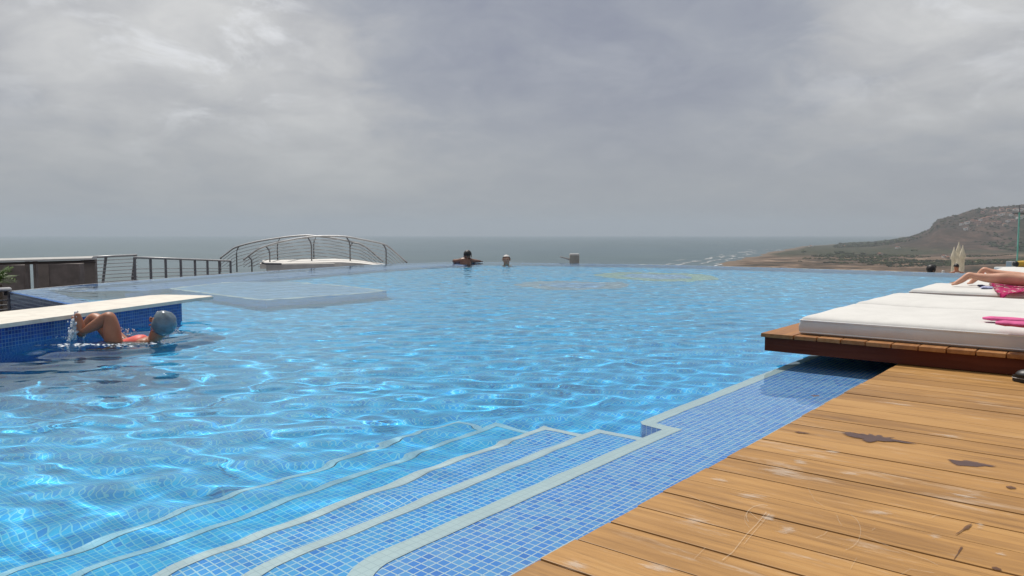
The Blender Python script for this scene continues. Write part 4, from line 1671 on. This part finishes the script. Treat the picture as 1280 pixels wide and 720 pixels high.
pk = new_bm()
g1 = ground(1229, 401, MT)
g2 = ground(1300, 405, MT)
lobe_cloth(pk, [Vector((g1.x, g1.y, MT)), g1.lerp(g2, 0.3) + Vector((0, 0.02, 0)), g1.lerp(g2, 0.7), g2], 0.042, 0.30)
g1 = ground(1244, 407.5, MT)
g2 = ground(1310, 412, MT)
lobe_cloth(pk, [Vector((g1.x, g1.y, MT)), g1.lerp(g2, 0.35) + Vector((0, 0.012, 0)), g1.lerp(g2, 0.7), g2], 0.045, 0.34)
tag(obj('pink_cloth', pk, M_pink, smooth=True), 'two ended folded pink cloth on the nearest white mattress', 'cloth')


def towel_mat():
    m = bpy.data.materials.new('patterned_towel')
    m.use_nodes = True
    t = NT(m.node_tree)
    oc = t.n('ShaderNodeUVMap', uv_map='UVMap').outputs[0]
    nz = t.noise(oc, 9.0, 3, 0.5, 0.8)
    vor = t.n('ShaderNodeTexVoronoi', {'Vector': oc, 'Scale': 5.0}).outputs[0]
    f_ = t.m('MULTIPLY', t.maprange(nz, 0.56, 0.60), t.maprange(vor, 0.20, 0.50))
    col = t.mix(f_, (0.66, 0.03, 0.20), (0.78, 0.66, 0.60))
    b = t.n('ShaderNodeBsdfPrincipled', {'Base Color': col, 'Roughness': 0.9})
    bn = t.n('ShaderNodeBump', {'Strength': 0.4, 'Distance': 0.004, 'Height': t.noise(oc, 120.0, 3)})
    t.t.links.new(bn.outputs[0], b.inputs['Normal'])
    t.n('ShaderNodeOutputMaterial', {0: b})
    return m


# towel under the sunbather: one corner points to the front edge of the mattress
bm = new_bm()
T_, A_t, R_t = ground(1250, 370.0, MT), ground(1236.5, 357.0, MT), ground(1302, 362.5, MT)
e1, e2 = (A_t - T_) * 1.15, (R_t - T_) * 1.9
nx, ny = 22, 40
uvl = bm.loops.layers.uv.new('UVMap')
grid = []
for i in range(nx + 1):
    row = []
    for j in range(ny + 1):
        s, w2 = i / nx, j / ny
        p = T_ + e1 * s + e2 * w2
        p = p + Vector((0.02 * mn.noise(p * 4), 0.02 * mn.noise(p * 4 + Vector((9, 9, 9))), 0))
        fold = mn.noise(Vector((p.x * 7, p.y * 7, 0.0))) + 0.5 * mn.noise(Vector((p.x * 17, p.y * 17, 4.0)))
        edge_ = max(0.0, 1 - (s + w2) * 7)
        p.z = MT + 0.006 + 0.007 * (fold + 0.6) - 0.05 * edge_ * edge_
        row.append((bm.verts.new(p), (s * e1.length, w2 * e2.length)))
    grid.append(row)
for i in range(nx):
    for j in range(ny):
        fs = [grid[i][j], grid[i + 1][j], grid[i + 1][j + 1], grid[i][j + 1]]
        f = bm.faces.new([x[0] for x in fs])
        for lp2, x in zip(f.loops, fs):
            lp2[uvl].uv = x[1]
bmesh.ops.solidify(bm, geom=bm.faces[:], thickness=0.006)
tag(obj('towel', bm, towel_mat(), smooth=True), 'bright pink patterned towel under the lying sunbather, one corner at the mattress edge', 'towel')
# dark and lilac cloth by the knees
cl = empty('clothing', uv(6.62, 0.02, MT), 'small navy and lilac cloth bundle beside the pink towel', 'cloth')
for nm_, m_, (px, py), (rx, ry, rz_) in (('navy_part', M_navy, (1226.5, 358.5), (0.030, 0.03, 0.012)), ('lilac_part', M_lilac, (1233, 360.5), (0.055, 0.035, 0.010))):
    bm = new_bm()
    p = ground(px, py, MT)
    vs2 = ellipsoid(bm, rel(cl, (p.x, p.y, MT + rz_ * 0.7)), (rx, ry, rz_), 14, 8)
    for v in vs2:
        v.co += Vector((0, 0, 1)) * 0.010 * mn.noise(v.co * 40) + Vector((0.01, 0, 0)) * mn.noise(v.co * 30 + Vector((5, 5, 5)))
    obj(nm_, bm, m_, cl, smooth=True)

# black sandal at the right edge of the deck
ps = ground(1303, 480, DECK_Z)
sr = empty('sandal', (ps.x, ps.y, DECK_Z + 0.003), 'black rubber sandal with a pale rim line on the deck at the right edge', 'sandal', rot=R(-38))
bm = new_bm()
outl = []
for k in range(28):
    a_ = 2 * math.pi * k / 28
    w_ = 0.045 * (1 + 0.16 * math.cos(a_) - 0.14 * math.cos(2 * a_))
    outl.append(Vector((0.125 * math.cos(a_), w_ * math.sin(a_), 0)))
prism(bm, outl, 0.0, 0.03)
obj('sole', bm, M_black, sr)
bm = new_bm()
for v in ellipsoid(bm, (-0.055, 0, 0.028), (0.062, 0.05, 0.036), 18, 10):
    v.co.z = max(v.co.z, 0.0305)
obj('toe_strap', bm, M_black, sr, smooth=True)
bm = new_bm()
tube(bm, [p * 1.012 + Vector((0, 0, 0.017)) for p in outl] + [outl[0] * 1.012 + Vector((0, 0, 0.017))], 0.0018, 5)
obj('rim_line', bm, M_steel, sr)
bm = new_bm()
for sg in (-1, 1):
    P = catmull([(0.075, 0, 0.026), (0.055, sg * 0.02, 0.05), (0.01, sg * 0.043, 0.052), (-0.03, sg * 0.047, 0.022)], 5)
    tube(bm, P, 0.008, 8)
obj('strap', bm, M_black, sr, smooth=True)

# ================================================================== PEOPLE
def skin_mesh(name, verts, edges, radii, root=0, levels=2):
    """one continuous surface grown round a skeleton; radii are numbers or (rx, ry)"""
    me = bpy.data.meshes.new(name + '_skeleton')
    me.from_pydata([tuple(v) for v in verts], edges, [])
    o = bpy.data.objects.new(name + '_skeleton', me)
    C.objects.link(o)
    mod = o.modifiers.new('s', 'SKIN')
    mod.use_smooth_shade = True
    if not me.skin_vertices:
        bpy.context.view_layer.objects.active = o
    sv = me.skin_vertices[0].data if me.skin_vertices else None
    if sv is None:
        raise RuntimeError('no skin layer')
    for i, r_ in enumerate(radii):
        sv[i].radius = r_ if isinstance(r_, tuple) else (r_, r_)
        sv[i].use_root = (i == root)
    sub = o.modifiers.new('d', 'SUBSURF')
    sub.levels = sub.render_levels = levels
    dg = bpy.context.evaluated_depsgraph_get()
    dg.update()
    out = bpy.data.meshes.new_from_object(o.evaluated_get(dg))
    bpy.data.objects.remove(o)
    bpy.data.meshes.remove(me)
    out.name = name
    for p in out.polygons:
        p.use_smooth = True
    return out


def chain(verts, edges, radii, pts, rs, start=None):
    """append a chain of joints; returns the index of the last one"""
    prev = start
    for p, r_ in zip(pts, rs):
        verts.append(Vector(p))
        radii.append(r_)
        i = len(verts) - 1
        if prev is not None:
            edges.append((prev, i))
        prev = i
    return prev


def person(name_label, loc, build, m):
    root = empty('person', loc, name_label, 'person')
    V_, E_, R_ = [], [], []
    build(V_, E_, R_, root)
    me = skin_mesh('body', V_, E_, R_)
    o = link('body', me, m, root)
    return root, o


def part(root, name, m, fn, smooth=True):
    bm = new_bm()
    fn(bm)
    return obj(name, bm, m, root, smooth=smooth)


def dome(bm, c, r, M, lo=-0.2, seg=24, rings=14, keep=None):
    """part of an ellipsoid (a cap or a head of hair): keeps the vertices for which keep(local unit vector) is true"""
    vs = bmesh.ops.create_uvsphere(bm, u_segments=seg, v_segments=rings, radius=1.0)['verts']
    kill = [v for v in vs if not keep(v.co)]
    bmesh.ops.delete(bm, geom=kill, context='VERTS')
    for v in bm.verts:
        q = Vector((v.co.x * r[0], v.co.y * r[1], v.co.z * r[2]))
        v.co = M @ q + Vector(c)


# ---- girl floating on her back with drawn-up knees (head to the right, feet to the left)
YS = 5.72
gp_ = {'head': at(201.5, 405, YS), 'pel': at(150, 436, YS), 'knee': at(137, 393.5, YS - 0.05), 'ank': at(103.5, 415, YS - 0.02), 'toe': at(95.5, 391, YS - 0.02),
       'knee2': at(117, 394, YS + 0.20), 'ank2': at(101, 420, YS + 0.16), 'chest': at(177, 430.5, YS), 'neck': at(190, 424, YS)}
water_z = 0.0
base = Vector((gp_['pel'].x, gp_['pel'].y, -0.10))


def girl(V_, E_, R_, root):
    L = {k: rel(root, p) for k, p in gp_.items()}
    hip = L['pel'] + Vector((0.02, 0, -0.02))
    V_.append(hip)
    R_.append((0.10, 0.085))
    # spine to the crown of the head
    c1 = chain(V_, E_, R_, [hip.lerp(L['chest'], 0.5) + Vector((0, 0, 0.004))], [(0.088, 0.075)], 0)
    c2 = chain(V_, E_, R_, [L['chest']], [(0.10, 0.08)], c1)
    n1 = chain(V_, E_, R_, [L['neck'] + Vector((0.0, 0, -0.01))], [0.046], c2)
    h1 = chain(V_, E_, R_, [L['head'] + Vector((0.0, 0, -0.045)), L['head'] + Vector((0.005, 0, 0.03)), L['head'] + Vector((0.008, 0, 0.07))], [0.070, 0.083, 0.050], n1)
    for s, kn, an, toe in ((-0.07, 'knee', 'ank', 'toe'), (0.08, 'knee2', 'ank2', None)):
        hp = hip + Vector((-0.02, s, 0.0))
        mid = hp.lerp(L[kn], 0.5)
        calf = L[kn].lerp(L[an], 0.35) + Vector((-0.012, 0, -0.02))
        e = chain(V_, E_, R_, [hp, mid, L[kn], calf, L[an]], [0.078, 0.068, 0.05, 0.047, 0.032], 0)
        t_ = L[an] + Vector((-0.055, 0, 0.16)) if toe is None else L[toe]
        heel = L[an] + (L[an] - t_) * 0.12
        chain(V_, E_, R_, [L[an].lerp(t_, 0.5), t_], [(0.036, 0.028), (0.028, 0.016)], e)
    # arms lying along the body at the surface
    for s in (-1, 1):
        sh = L['chest'] + Vector((0.05, s * 0.11, -0.005))
        el_ = L['chest'] + Vector((-0.08, s * 0.19, -0.015))
        wr = hip + Vector((-0.0, s * 0.25, -0.03))
        w_ = chain(V_, E_, R_, [sh, el_, wr], [0.042, 0.034, 0.026], c2)
        hd = wr + Vector((-0.06, s * 0.01, -0.005))
        p_ = chain(V_, E_, R_, [hd], [(0.03, 0.014)], w_)
        for k in range(4):
            chain(V_, E_, R_, [hd + Vector((-0.035, (k - 1.5) * 0.017, 0)), hd + Vector((-0.07, (k - 1.5) * 0.021, -0.006))], [0.0085, 0.007], p_)
        chain(V_, E_, R_, [wr + Vector((-0.045, -s * 0.04, 0.004)), wr + Vector((-0.075, -s * 0.055, 0.004))], [0.0095, 0.008], p_)


gr, body_ = person('girl in a grey swim cap and coral swimsuit floating on her back with knees up', base, girl, M_skin)
hd = rel(gr, gp_['head'])
# head frame: face looks up and to the left (towards her feet)
fx = Vector((-0.86, 0.10, 0.50)).normalized()      # face direction
fy = Vector((0, 1, 0))
fz = fx.cross(fy).normalized() * -1                 # towards the crown
if fz.z < 0:
    fz = -fz
fy = fz.cross(fx).normalized()
HM = Matrix((fx, fy, fz)).transposed()
cap_o = part(gr, 'swim_cap', M_cap, lambda bm: dome(bm, hd + Vector((0.014, 0, 0.004)), (0.094, 0.090, 0.097), HM,
                                                    keep=lambda c: c.x < 0.50 + 0.5 * max(0, c.z) and c.z > -0.72, seg=40, rings=24))
for v in cap_o.data.vertices:
    d_ = v.co - hd
    v.co = hd + d_ * (1 + 0.07 * abs(mn.noise(Vector((d_.x * 16 + d_.z * 10, d_.y * 22, d_.z * 9)))) + 0.02 * mn.noise(d_ * 30))
md = cap_o.modifiers.new('t', 'SOLIDIFY')
md.thickness = 0.004


def features(bm):
    ellipsoid(bm, hd + HM @ Vector((0.088, 0, -0.012)), (0.012, 0.012, 0.02), 10, 8)


part(gr, 'nose', M_skin, features)
for s in (-1, 1):
    part(gr, 'eye', M_eye, lambda bm, s=s: ellipsoid(bm, hd + HM @ Vector((0.074, s * 0.032, 0.012)), (0.008, 0.012, 0.006), 8, 6))
part(gr, 'mouth', mat('lips', (0.42, 0.12, 0.09), 0.5), lambda bm: ellipsoid(bm, hd + HM @ Vector((0.070, 0, -0.048)), (0.010, 0.022, 0.006), 10, 6))
part(gr, 'goggle_knob', M_pale, lambda bm: ellipsoid(bm, hd + HM @ Vector((0.085, -0.05, 0.045)), (0.014, 0.014, 0.012), 10, 8))

V_, E_, R_ = [], [], []
L = {k: rel(gr, p) for k, p in gp_.items()}
hip = L['pel'] + Vector((0.02, 0, -0.02))
chain(V_, E_, R_, [hip + Vector((-0.03, 0, 0.0)), hip.lerp(L['chest'], 0.5) + Vector((0, 0, 0.006)), L['chest'] + Vector((0.0, 0, 0.004)), L['chest'] + Vector((0.055, 0, 0.012))],
      [(0.105, 0.09), (0.093, 0.081), (0.106, 0.087), (0.075, 0.06)])
link('swimsuit', skin_mesh('swimsuit', V_, E_, R_), M_coral, gr)

# splash and foam round her feet and along her body
M_splash = bpy.data.materials.new('splash_water')
M_splash.use_nodes = True
t = NT(M_splash.node_tree)
df = t.n('ShaderNodeBsdfPrincipled', {'Base Color': (0.80, 0.86, 0.92, 1), 'Roughness': 0.3, 'Transmission Weight': 0.12, 'IOR': 1.33})
t.n('ShaderNodeOutputMaterial', {0: df})
ico = bmesh.new()
bmesh.ops.create_icosphere(ico, subdivisions=1, radius=1.0)
iv = np.array([v.co[:] for v in ico.verts])
if2 = np.array([[v.index for v in f.verts] for f in ico.faces])
ico.free()
VV, FF = [], []


def drop(p, r_, sq=1.0):
    VV.append(iv * (1 + 0.25 * rng.standard_normal((len(iv), 1))) * np.array([r_, r_, r_ * sq]) + np.array(p))
    FF.append(if2 + (len(FF)) * len(iv))


# thin torn sheet of water thrown up behind the foot
for k in range(900):
    s = random.random()
    px = 96.5 - 9 * s + random.gauss(0, 1.6 + 1.6 * s)
    py = 394 + 33 * s + random.gauss(0, 2.4)
    if px > 99 and py < 412:
        continue
    if mn.noise(Vector((px * 0.45, py * 0.22, 3))) < -0.18:
        continue
    p = at(px, py, YS + random.gauss(0.05, 0.05))
    if p.z < -0.01:
        continue
    drop(p, 0.0018 + 0.0075 * random.random() ** 3, random.uniform(1, 2.2))
# foam lying on the surface
for k in range(1000):
    px = random.choice((random.gauss(92, 16), random.gauss(118, 20), random.uniform(40, 150), random.uniform(148, 222)))
    if px < 148:
        py = 429.5 + abs(random.gauss(0, 1.6)) + max(0, 92 - px) * 0.05
    else:
        py = 432 - (px - 150) * 0.07 + random.gauss(0, 0.8)
    if mn.noise(Vector((px * 0.16, py * 0.5, 9))) < 0.02:
        continue
    p = ground(px, py, 0.004)
    r_ = 0.003 + 0.014 * random.random() ** 3
    drop(p, r_, 0.22)
for k in range(110):
    px = random.choice((random.gauss(160, 9), random.gauss(88, 9), 214 + 16 * random.random()))
    py = 414 + random.gauss(0, 2.5) if px < 180 and px > 140 else (411 + (px - 214) * 0.35 + random.gauss(0, 0.9) if px > 200 else 424 + random.gauss(0, 3))
    p = at(px, py, YS + 0.10)
    if p.z > -0.01:
        drop(p, 0.002 + 0.006 * random.random() ** 2, random.uniform(0.7, 1.6))
me = bpy.data.meshes.new('splash')
me.from_pydata(np.concatenate(VV).tolist(), [], np.concatenate(FF).tolist())
for p in me.polygons:
    p.use_smooth = True
tag(link('splash', me, M_splash), 'white splashing water round the feet and sides of the floating girl', 'splash', kind='stuff')

# ---- man leaning on the rim, seen from behind, arms spread along the edge
YM = 20.35
mb = at(582, 327.5, YM)
mb.z = -1.0


def man(V_, E_, R_, root):
    c = rel(root, at(582, 327.5, YM))
    sh = c + Vector((0.0, 0, 0.02))
    pel = c + Vector((0.02, -0.35, -0.62))
    V_.append(pel)
    R_.append((0.17, 0.12))
    c1 = chain(V_, E_, R_, [pel.lerp(sh, 0.5)], [(0.16, 0.12)], 0)
    c2 = chain(V_, E_, R_, [sh + Vector((0, 0, -0.08)), sh + Vector((0, 0.03, 0.055))], [(0.19, 0.12), (0.10, 0.08)], c1)
    chain(V_, E_, R_, [rel(root, at(582.5, 323.6, YM + 0.03)), rel(root, at(584.2, 320.5, YM + 0.05)), rel(root, at(584.6, 317, YM + 0.06))], [0.068, 0.095, 0.085], c2)
    for s, px_el, px_w in ((-1, 566.5, 573), (1, 594.0, 599.0)):
        shd = c + Vector((s * 0.18, 0.05, 0.015))
        el_ = rel(root, at(px_el, 326.3, YM + 0.18))
        wr = rel(root, at(px_w, 326.6, YM + 0.36))
        w_ = chain(V_, E_, R_, [shd, el_, wr], [0.072, 0.052, 0.036], c2)
        d = (wr - el_).normalized()
        sd_ = Vector((-d.y, d.x, 0))
        hd_ = wr + d * 0.06
        p_ = chain(V_, E_, R_, [hd_], [(0.040, 0.018)], w_)
        for k in range(4):
            q = hd_ + sd_ * (k - 1.5) * 0.021
            chain(V_, E_, R_, [q + d * 0.05, q + d * (0.10 - 0.008 * abs(k - 1.5)) - Vector((0, 0, 0.012))], [0.0095, 0.008], p_)
        chain(V_, E_, R_, [wr + d * 0.05 - sd_ * 0.05 * s, wr + d * 0.085 - sd_ * 0.065 * s], [0.011, 0.009], p_)
    for s in (-1, 1):
        hp = pel + Vector((s * 0.10, 0, -0.05))
        chain(V_, E_, R_, [hp, hp + Vector((s * 0.03, -0.28, -0.30)), hp + Vector((s * 0.03, -0.62, -0.28)), hp + Vector((s * 0.03, -0.80, -0.26))], [0.095, 0.06, 0.042, 0.03], 0)


mr, _b = person('dark haired man seen from behind, leaning on the far rim with arms spread', mb, man, M_skind)
hc = rel(mr, at(584.5, 318.6, YM + 0.05))
part(mr, 'hair', M_hair, lambda bm: dome(bm, hc + Vector((0, 0, 0.012)), (0.110, 0.120, 0.122), Matrix.Identity(3), keep=lambda c: c.z > -0.42 and not (c.y > 0.55 and c.z < 0.35)))
for s in (-1, 1):
    part(mr, 'ear', M_skind, lambda bm, s=s: ellipsoid(bm, hc + Vector((s * 0.098, 0.0, -0.04)), (0.013, 0.024, 0.032), 8, 6))
part(mr, 'swim_shorts', M_navy, lambda bm: ellipsoid(bm, rel(mr, at(582, 327.5, YM)) + Vector((0.02, -0.37, -0.66)), (0.185, 0.16, 0.15), 14, 10))

# ---- second bather at the rim, facing the camera, only the head above water
YW = 20.0
wb_ = at(633, 328, YW)
wb_.z = -1.0


def bather(V_, E_, R_, root):
    c = rel(root, at(633, 329, YW))
    pel = c + Vector((0, 0.1, -0.75))
    V_.append(pel)
    R_.append((0.16, 0.12))
    c1 = chain(V_, E_, R_, [pel.lerp(c, 0.55), c + Vector((0, 0.05, -0.20))], [(0.15, 0.11), (0.17, 0.11)], 0)
    chain(V_, E_, R_, [c + Vector((0, 0.03, -0.09)), c + Vector((0, 0.0, 0.03)), c + Vector((0, 0.015, 0.12)), c + Vector((0, 0.02, 0.17))], [0.06, 0.082, 0.100, 0.068], c1)
    for s in (-1, 1):
        sh = c + Vector((s * 0.16, 0.06, -0.16))
        el_ = c + Vector((s * 0.34, 0.10, -0.24))
        wr = c + Vector((s * 0.46, 0.0, -0.20))
        w_ = chain(V_, E_, R_, [sh, el_, wr], [0.06, 0.045, 0.032], c1)
        d = (wr - el_).normalized()
        sd_ = Vector((-d.y, d.x, 0))
        hd_ = wr + d * 0.06
        p_ = chain(V_, E_, R_, [hd_], [(0.036, 0.018)], w_)
        for k in range(4):
            q = hd_ + sd_ * (k - 1.5) * 0.02
            chain(V_, E_, R_, [q + d * 0.05, q + d * 0.09], [0.009, 0.0075], p_)
        chain(V_, E_, R_, [wr + d * 0.04 + sd_ * 0.045, wr + d * 0.07 + sd_ * 0.06], [0.01, 0.008], p_)
        hp = pel + Vector((s * 0.09, 0, -0.04))
        chain(V_, E_, R_, [hp, hp + Vector((s * 0.02, -0.3, -0.2)), hp + Vector((s * 0.02, -0.5, -0.3))], [0.085, 0.05, 0.035], 0)


wr_, _b = person('pale haired bather at the far rim, only the reddish face above the water', wb_, bather, M_skinl)
hc = rel(wr_, at(633, 329, YW)) + Vector((0, 0.0, 0.09))
part(wr_, 'hair', M_hairw, lambda bm: dome(bm, hc + Vector((0, 0.02, 0.005)), (0.108, 0.118, 0.128), Matrix.Identity(3), keep=lambda c: c.z > -0.3 and not (c.y < -0.25 and c.z < 0.62)))
part(wr_, 'nose', M_skinl, lambda bm: ellipsoid(bm, hc + Vector((0, -0.100, -0.015)), (0.015, 0.02, 0.024), 8, 6))
part(wr_, 'mouth', MATS['lips'], lambda bm: ellipsoid(bm, hc + Vector((0, -0.088, -0.055)), (0.026, 0.01, 0.007), 8, 6))
for s in (-1, 1):
    part(wr_, 'eye', M_eye, lambda bm, s=s: ellipsoid(bm, hc + Vector((s * 0.036, -0.090, 0.015)), (0.014, 0.010, 0.008), 8, 6))
    part(wr_, 'ear', M_skinl, lambda bm, s=s: ellipsoid(bm, hc + Vector((s * 0.100, 0.01, 0.0)), (0.012, 0.022, 0.03), 8, 6))


# ---- heads beyond the rim at the right: people on the lower terrace
def standing(V_, E_, R_, root, head, hr=0.09):
    h = rel(root, head)
    H = h.z + 0.12
    pel = Vector((h.x, h.y, H * 0.53))
    V_.append(pel)
    R_.append((0.15, 0.11))
    c1 = chain(V_, E_, R_, [Vector((h.x, h.y, H * 0.66)), Vector((h.x, h.y, H * 0.78))], [(0.14, 0.10), (0.17, 0.11)], 0)
    chain(V_, E_, R_, [Vector((h.x, h.y, H * 0.855)), h + Vector((0, 0, -0.05)), h + Vector((0, 0, 0.05))], [0.055, 0.075, 0.085], c1)
    for s in (-1, 1):
        sh = Vector((h.x + s * 0.19, h.y, H * 0.80))
        w_ = chain(V_, E_, R_, [sh, sh + Vector((s * 0.05, 0, -0.30)), sh + Vector((s * 0.06, -0.05, -0.56))], [0.055, 0.042, 0.03], c1)
        hd_ = sh + Vector((s * 0.06, -0.06, -0.63))
        p_ = chain(V_, E_, R_, [hd_], [(0.02, 0.036)], w_)
        for k in range(4):
            q = hd_ + Vector((0, (k - 1.5) * 0.02, 0))
            chain(V_, E_, R_, [q + Vector((0, 0, -0.045)), q + Vector((-s * 0.01, 0, -0.085))], [0.009, 0.0075], p_)
        chain(V_, E_, R_, [hd_ + Vector((-s * 0.02, -0.035, -0.01)), hd_ + Vector((-s * 0.03, -0.045, -0.04))], [0.01, 0.008], p_)
        hp = pel + Vector((s * 0.09, 0, -0.06))
        ft = chain(V_, E_, R_, [hp, Vector((hp.x, hp.y, H * 0.28)), Vector((hp.x, hp.y, 0.07))], [0.09, 0.058, 0.04], 0)
        chain(V_, E_, R_, [Vector((hp.x, hp.y - 0.15, 0.03))], [0.032], ft)


for (px, py, Yh, sk, lab, wide) in ((1164, 337.6, 17.6, M_skind, 'person with black hair, head and hair bun just above the rim left of the parasols', 1.0),
                                    (1195.6, 334.0, 26.4, M_skin, 'dark haired person with a reddish face standing between the closed parasols', 0.9)):
    hp_ = at(px, py, Yh)
    zg = hp_.z - 1.52
    rt = empty('person', (hp_.x, hp_.y, zg), lab, 'person')
    V_, E_, R_ = [], [], []
    standing(V_, E_, R_, rt, hp_)
    link('body', skin_mesh('body', V_, E_, R_), sk, rt)
    hc = rel(rt, hp_)
    tilt = 1.0
    part(rt, 'hair', M_hair, lambda bm: dome(bm, hc + Vector((0.0, 0.01, 0.02)), (0.098 * wide, 0.108, 0.112), Matrix.Identity(3),
                                             keep=(lambda c: c.z > -0.7) if px < 1170 else (lambda c: c.z > -0.2 and c.x < 0.75)))
    if px < 1170:
        part(rt, 'hair_bun', M_hair, lambda bm: ellipsoid(bm, hc + Vector((0.085, 0.05, 0.07)), (0.055, 0.05, 0.055), 10, 8))
        part(rt, 'swim_top', M_navy, lambda bm: ellipsoid(bm, (hc.x, hc.y, 1.64 * 0.72), (0.178, 0.13, 0.11), 14, 10))
    else:
        part(rt, 'shirt', M_pale, lambda bm: ellipsoid(bm, (hc.x, hc.y, 1.64 * 0.70), (0.185, 0.135, 0.24), 14, 10))
    for s in (-1, 1):
        part(rt, 'eye', M_eye, lambda bm, s=s: ellipsoid(bm, hc + Vector((s * 0.03, -0.08, 0.0)), (0.012, 0.01, 0.007), 8, 6))
    part(rt, 'nose', sk, lambda bm: ellipsoid(bm, hc + Vector((0, -0.088, -0.02)), (0.012, 0.018, 0.02), 8, 6))
    bm = new_bm()
    box(bm, (hp_.x, hp_.y, zg - 0.6 if False else (zg - 3.4) / 2), (1.4, 1.4, zg + 3.4))
    tag(obj('terrace_step', bm, M_stone), kind='structure')


# ---- sunbather lying face down on the third mattress, feet to the left
SBZ = MT


def sunbather(V_, E_, R_, root, u_c=6.86, v_toe=-0.30):
    def q(u_, v_, z_):
        return rel(root, uv(u_, v_, SBZ + z_))
    pel = q(u_c, 0.66 + 0.0, 0.105)
    V_.append(pel)
    R_.append((0.15, 0.10))
    c1 = chain(V_, E_, R_, [q(u_c, 0.86, 0.105), q(u_c, 1.06, 0.11)], [(0.12, 0.095), (0.145, 0.10)], 0)
    chain(V_, E_, R_, [q(u_c, 1.20, 0.12), q(u_c, 1.30, 0.11), q(u_c, 1.39, 0.11)], [0.052, 0.085, 0.075], c1)
    for s, uo in ((-1, -0.02), (1, 0.05)):
        uk = u_c + s * 0.085 + (0.03 if s > 0 else 0)
        dv = -0.01 if s < 0 else 0.075
        zl_ = 0.0 if s < 0 else 0.035
        hp = q(u_c + s * 0.08, 0.57, 0.09)
        e = chain(V_, E_, R_, [hp, q(uk, 0.40, 0.082), q(uk + 0.0, 0.24 + dv * .5, 0.072), q(uk + s * 0.015, 0.13 + dv, 0.083), q(uk + s * 0.02, 0.0 + dv, 0.082 + zl_ * 0.6), q(uk + s * 0.02, -0.115 + dv, 0.098 + zl_)],
                  [0.085, 0.076, 0.056, 0.058, 0.045, 0.030], 0)
        hl = chain(V_, E_, R_, [q(uk + s * 0.02, -0.150 + dv, 0.112 + zl_ * 1.3)], [0.030], e)
        ar = chain(V_, E_, R_, [q(uk + s * 0.03, -0.195 + dv, 0.062 + zl_ * 0.6), q(uk + s * 0.035, -0.238 + dv, 0.034)], [(0.034, 0.030), (0.036, 0.020)], hl)
        for k in range(5):
            oo = (k - 2) * 0.0165
            chain(V_, E_, R_, [q(uk + s * 0.035 + oo, -0.262 + dv, 0.020), q(uk + s * 0.035 + oo, -0.285 + dv + 0.006 * abs(k - 1), 0.012)], [0.010, 0.009], ar)
    for s in (-1, 1):
        sh = q(u_c + s * 0.17, 1.12, 0.09)
        el_ = q(u_c + s * 0.32, 1.32, 0.05)
        wr = q(u_c + s * 0.12, 1.48, 0.035)
        w_ = chain(V_, E_, R_, [sh, el_, wr], [0.052, 0.04, 0.028], c1)
        d = (wr - el_).normalized()
        sd_ = Vector((-d.y, d.x, 0))
        hd_ = wr + d * 0.06
        p_ = chain(V_, E_, R_, [hd_], [(0.034, 0.015)], w_)
        for k in range(4):
            qq = hd_ + sd_ * (k - 1.5) * 0.018
            chain(V_, E_, R_, [qq + d * 0.045, qq + d * 0.08], [0.0085, 0.0075], p_)
        chain(V_, E_, R_, [wr + d * 0.04 + sd_ * 0.04, wr + d * 0.065 + sd_ * 0.05], [0.0095, 0.008], p_)


for k, (uc, dv0, lab) in enumerate(((6.92, 0.0, 'sunbather lying face down on the pink towel, bare legs towards the pool'),
                                    (8.02, 0.62, 'second sunbather behind the first, only a bare foot in view at the right edge'))):
    pr0 = uv(uc, 0.66 + dv0, SBZ)
    rt = empty('person', pr0, lab, 'person')
    if k == 0:
        V_, E_, R_ = [], [], []
        sunbather(V_, E_, R_, rt, uc)
        first = link('body', skin_mesh('body', V_, E_, R_, levels=2), M_skinl, rt)
        fr_ = rt
        qh = rel(rt, uv(uc, 1.34, SBZ + 0.125))
        part(rt, 'hair', M_hair, lambda bm: ellipsoid(bm, qh, (0.10, 0.10, 0.085), 16, 10))
        qp = rel(rt, uv(uc, 0.63, SBZ + 0.108))
        Mz = Matrix.Rotation(math.pi / 2 - ANG, 3, 'Z')
        part(rt, 'bikini', M_navy, lambda bm: ellipsoid(bm, qp, (0.165, 0.125, 0.105), 16, 10, M=Mz))
    else:
        for ch in list(fr_.children):
            c2 = ch.copy()
            C.objects.link(c2)
            c2.parent = rt
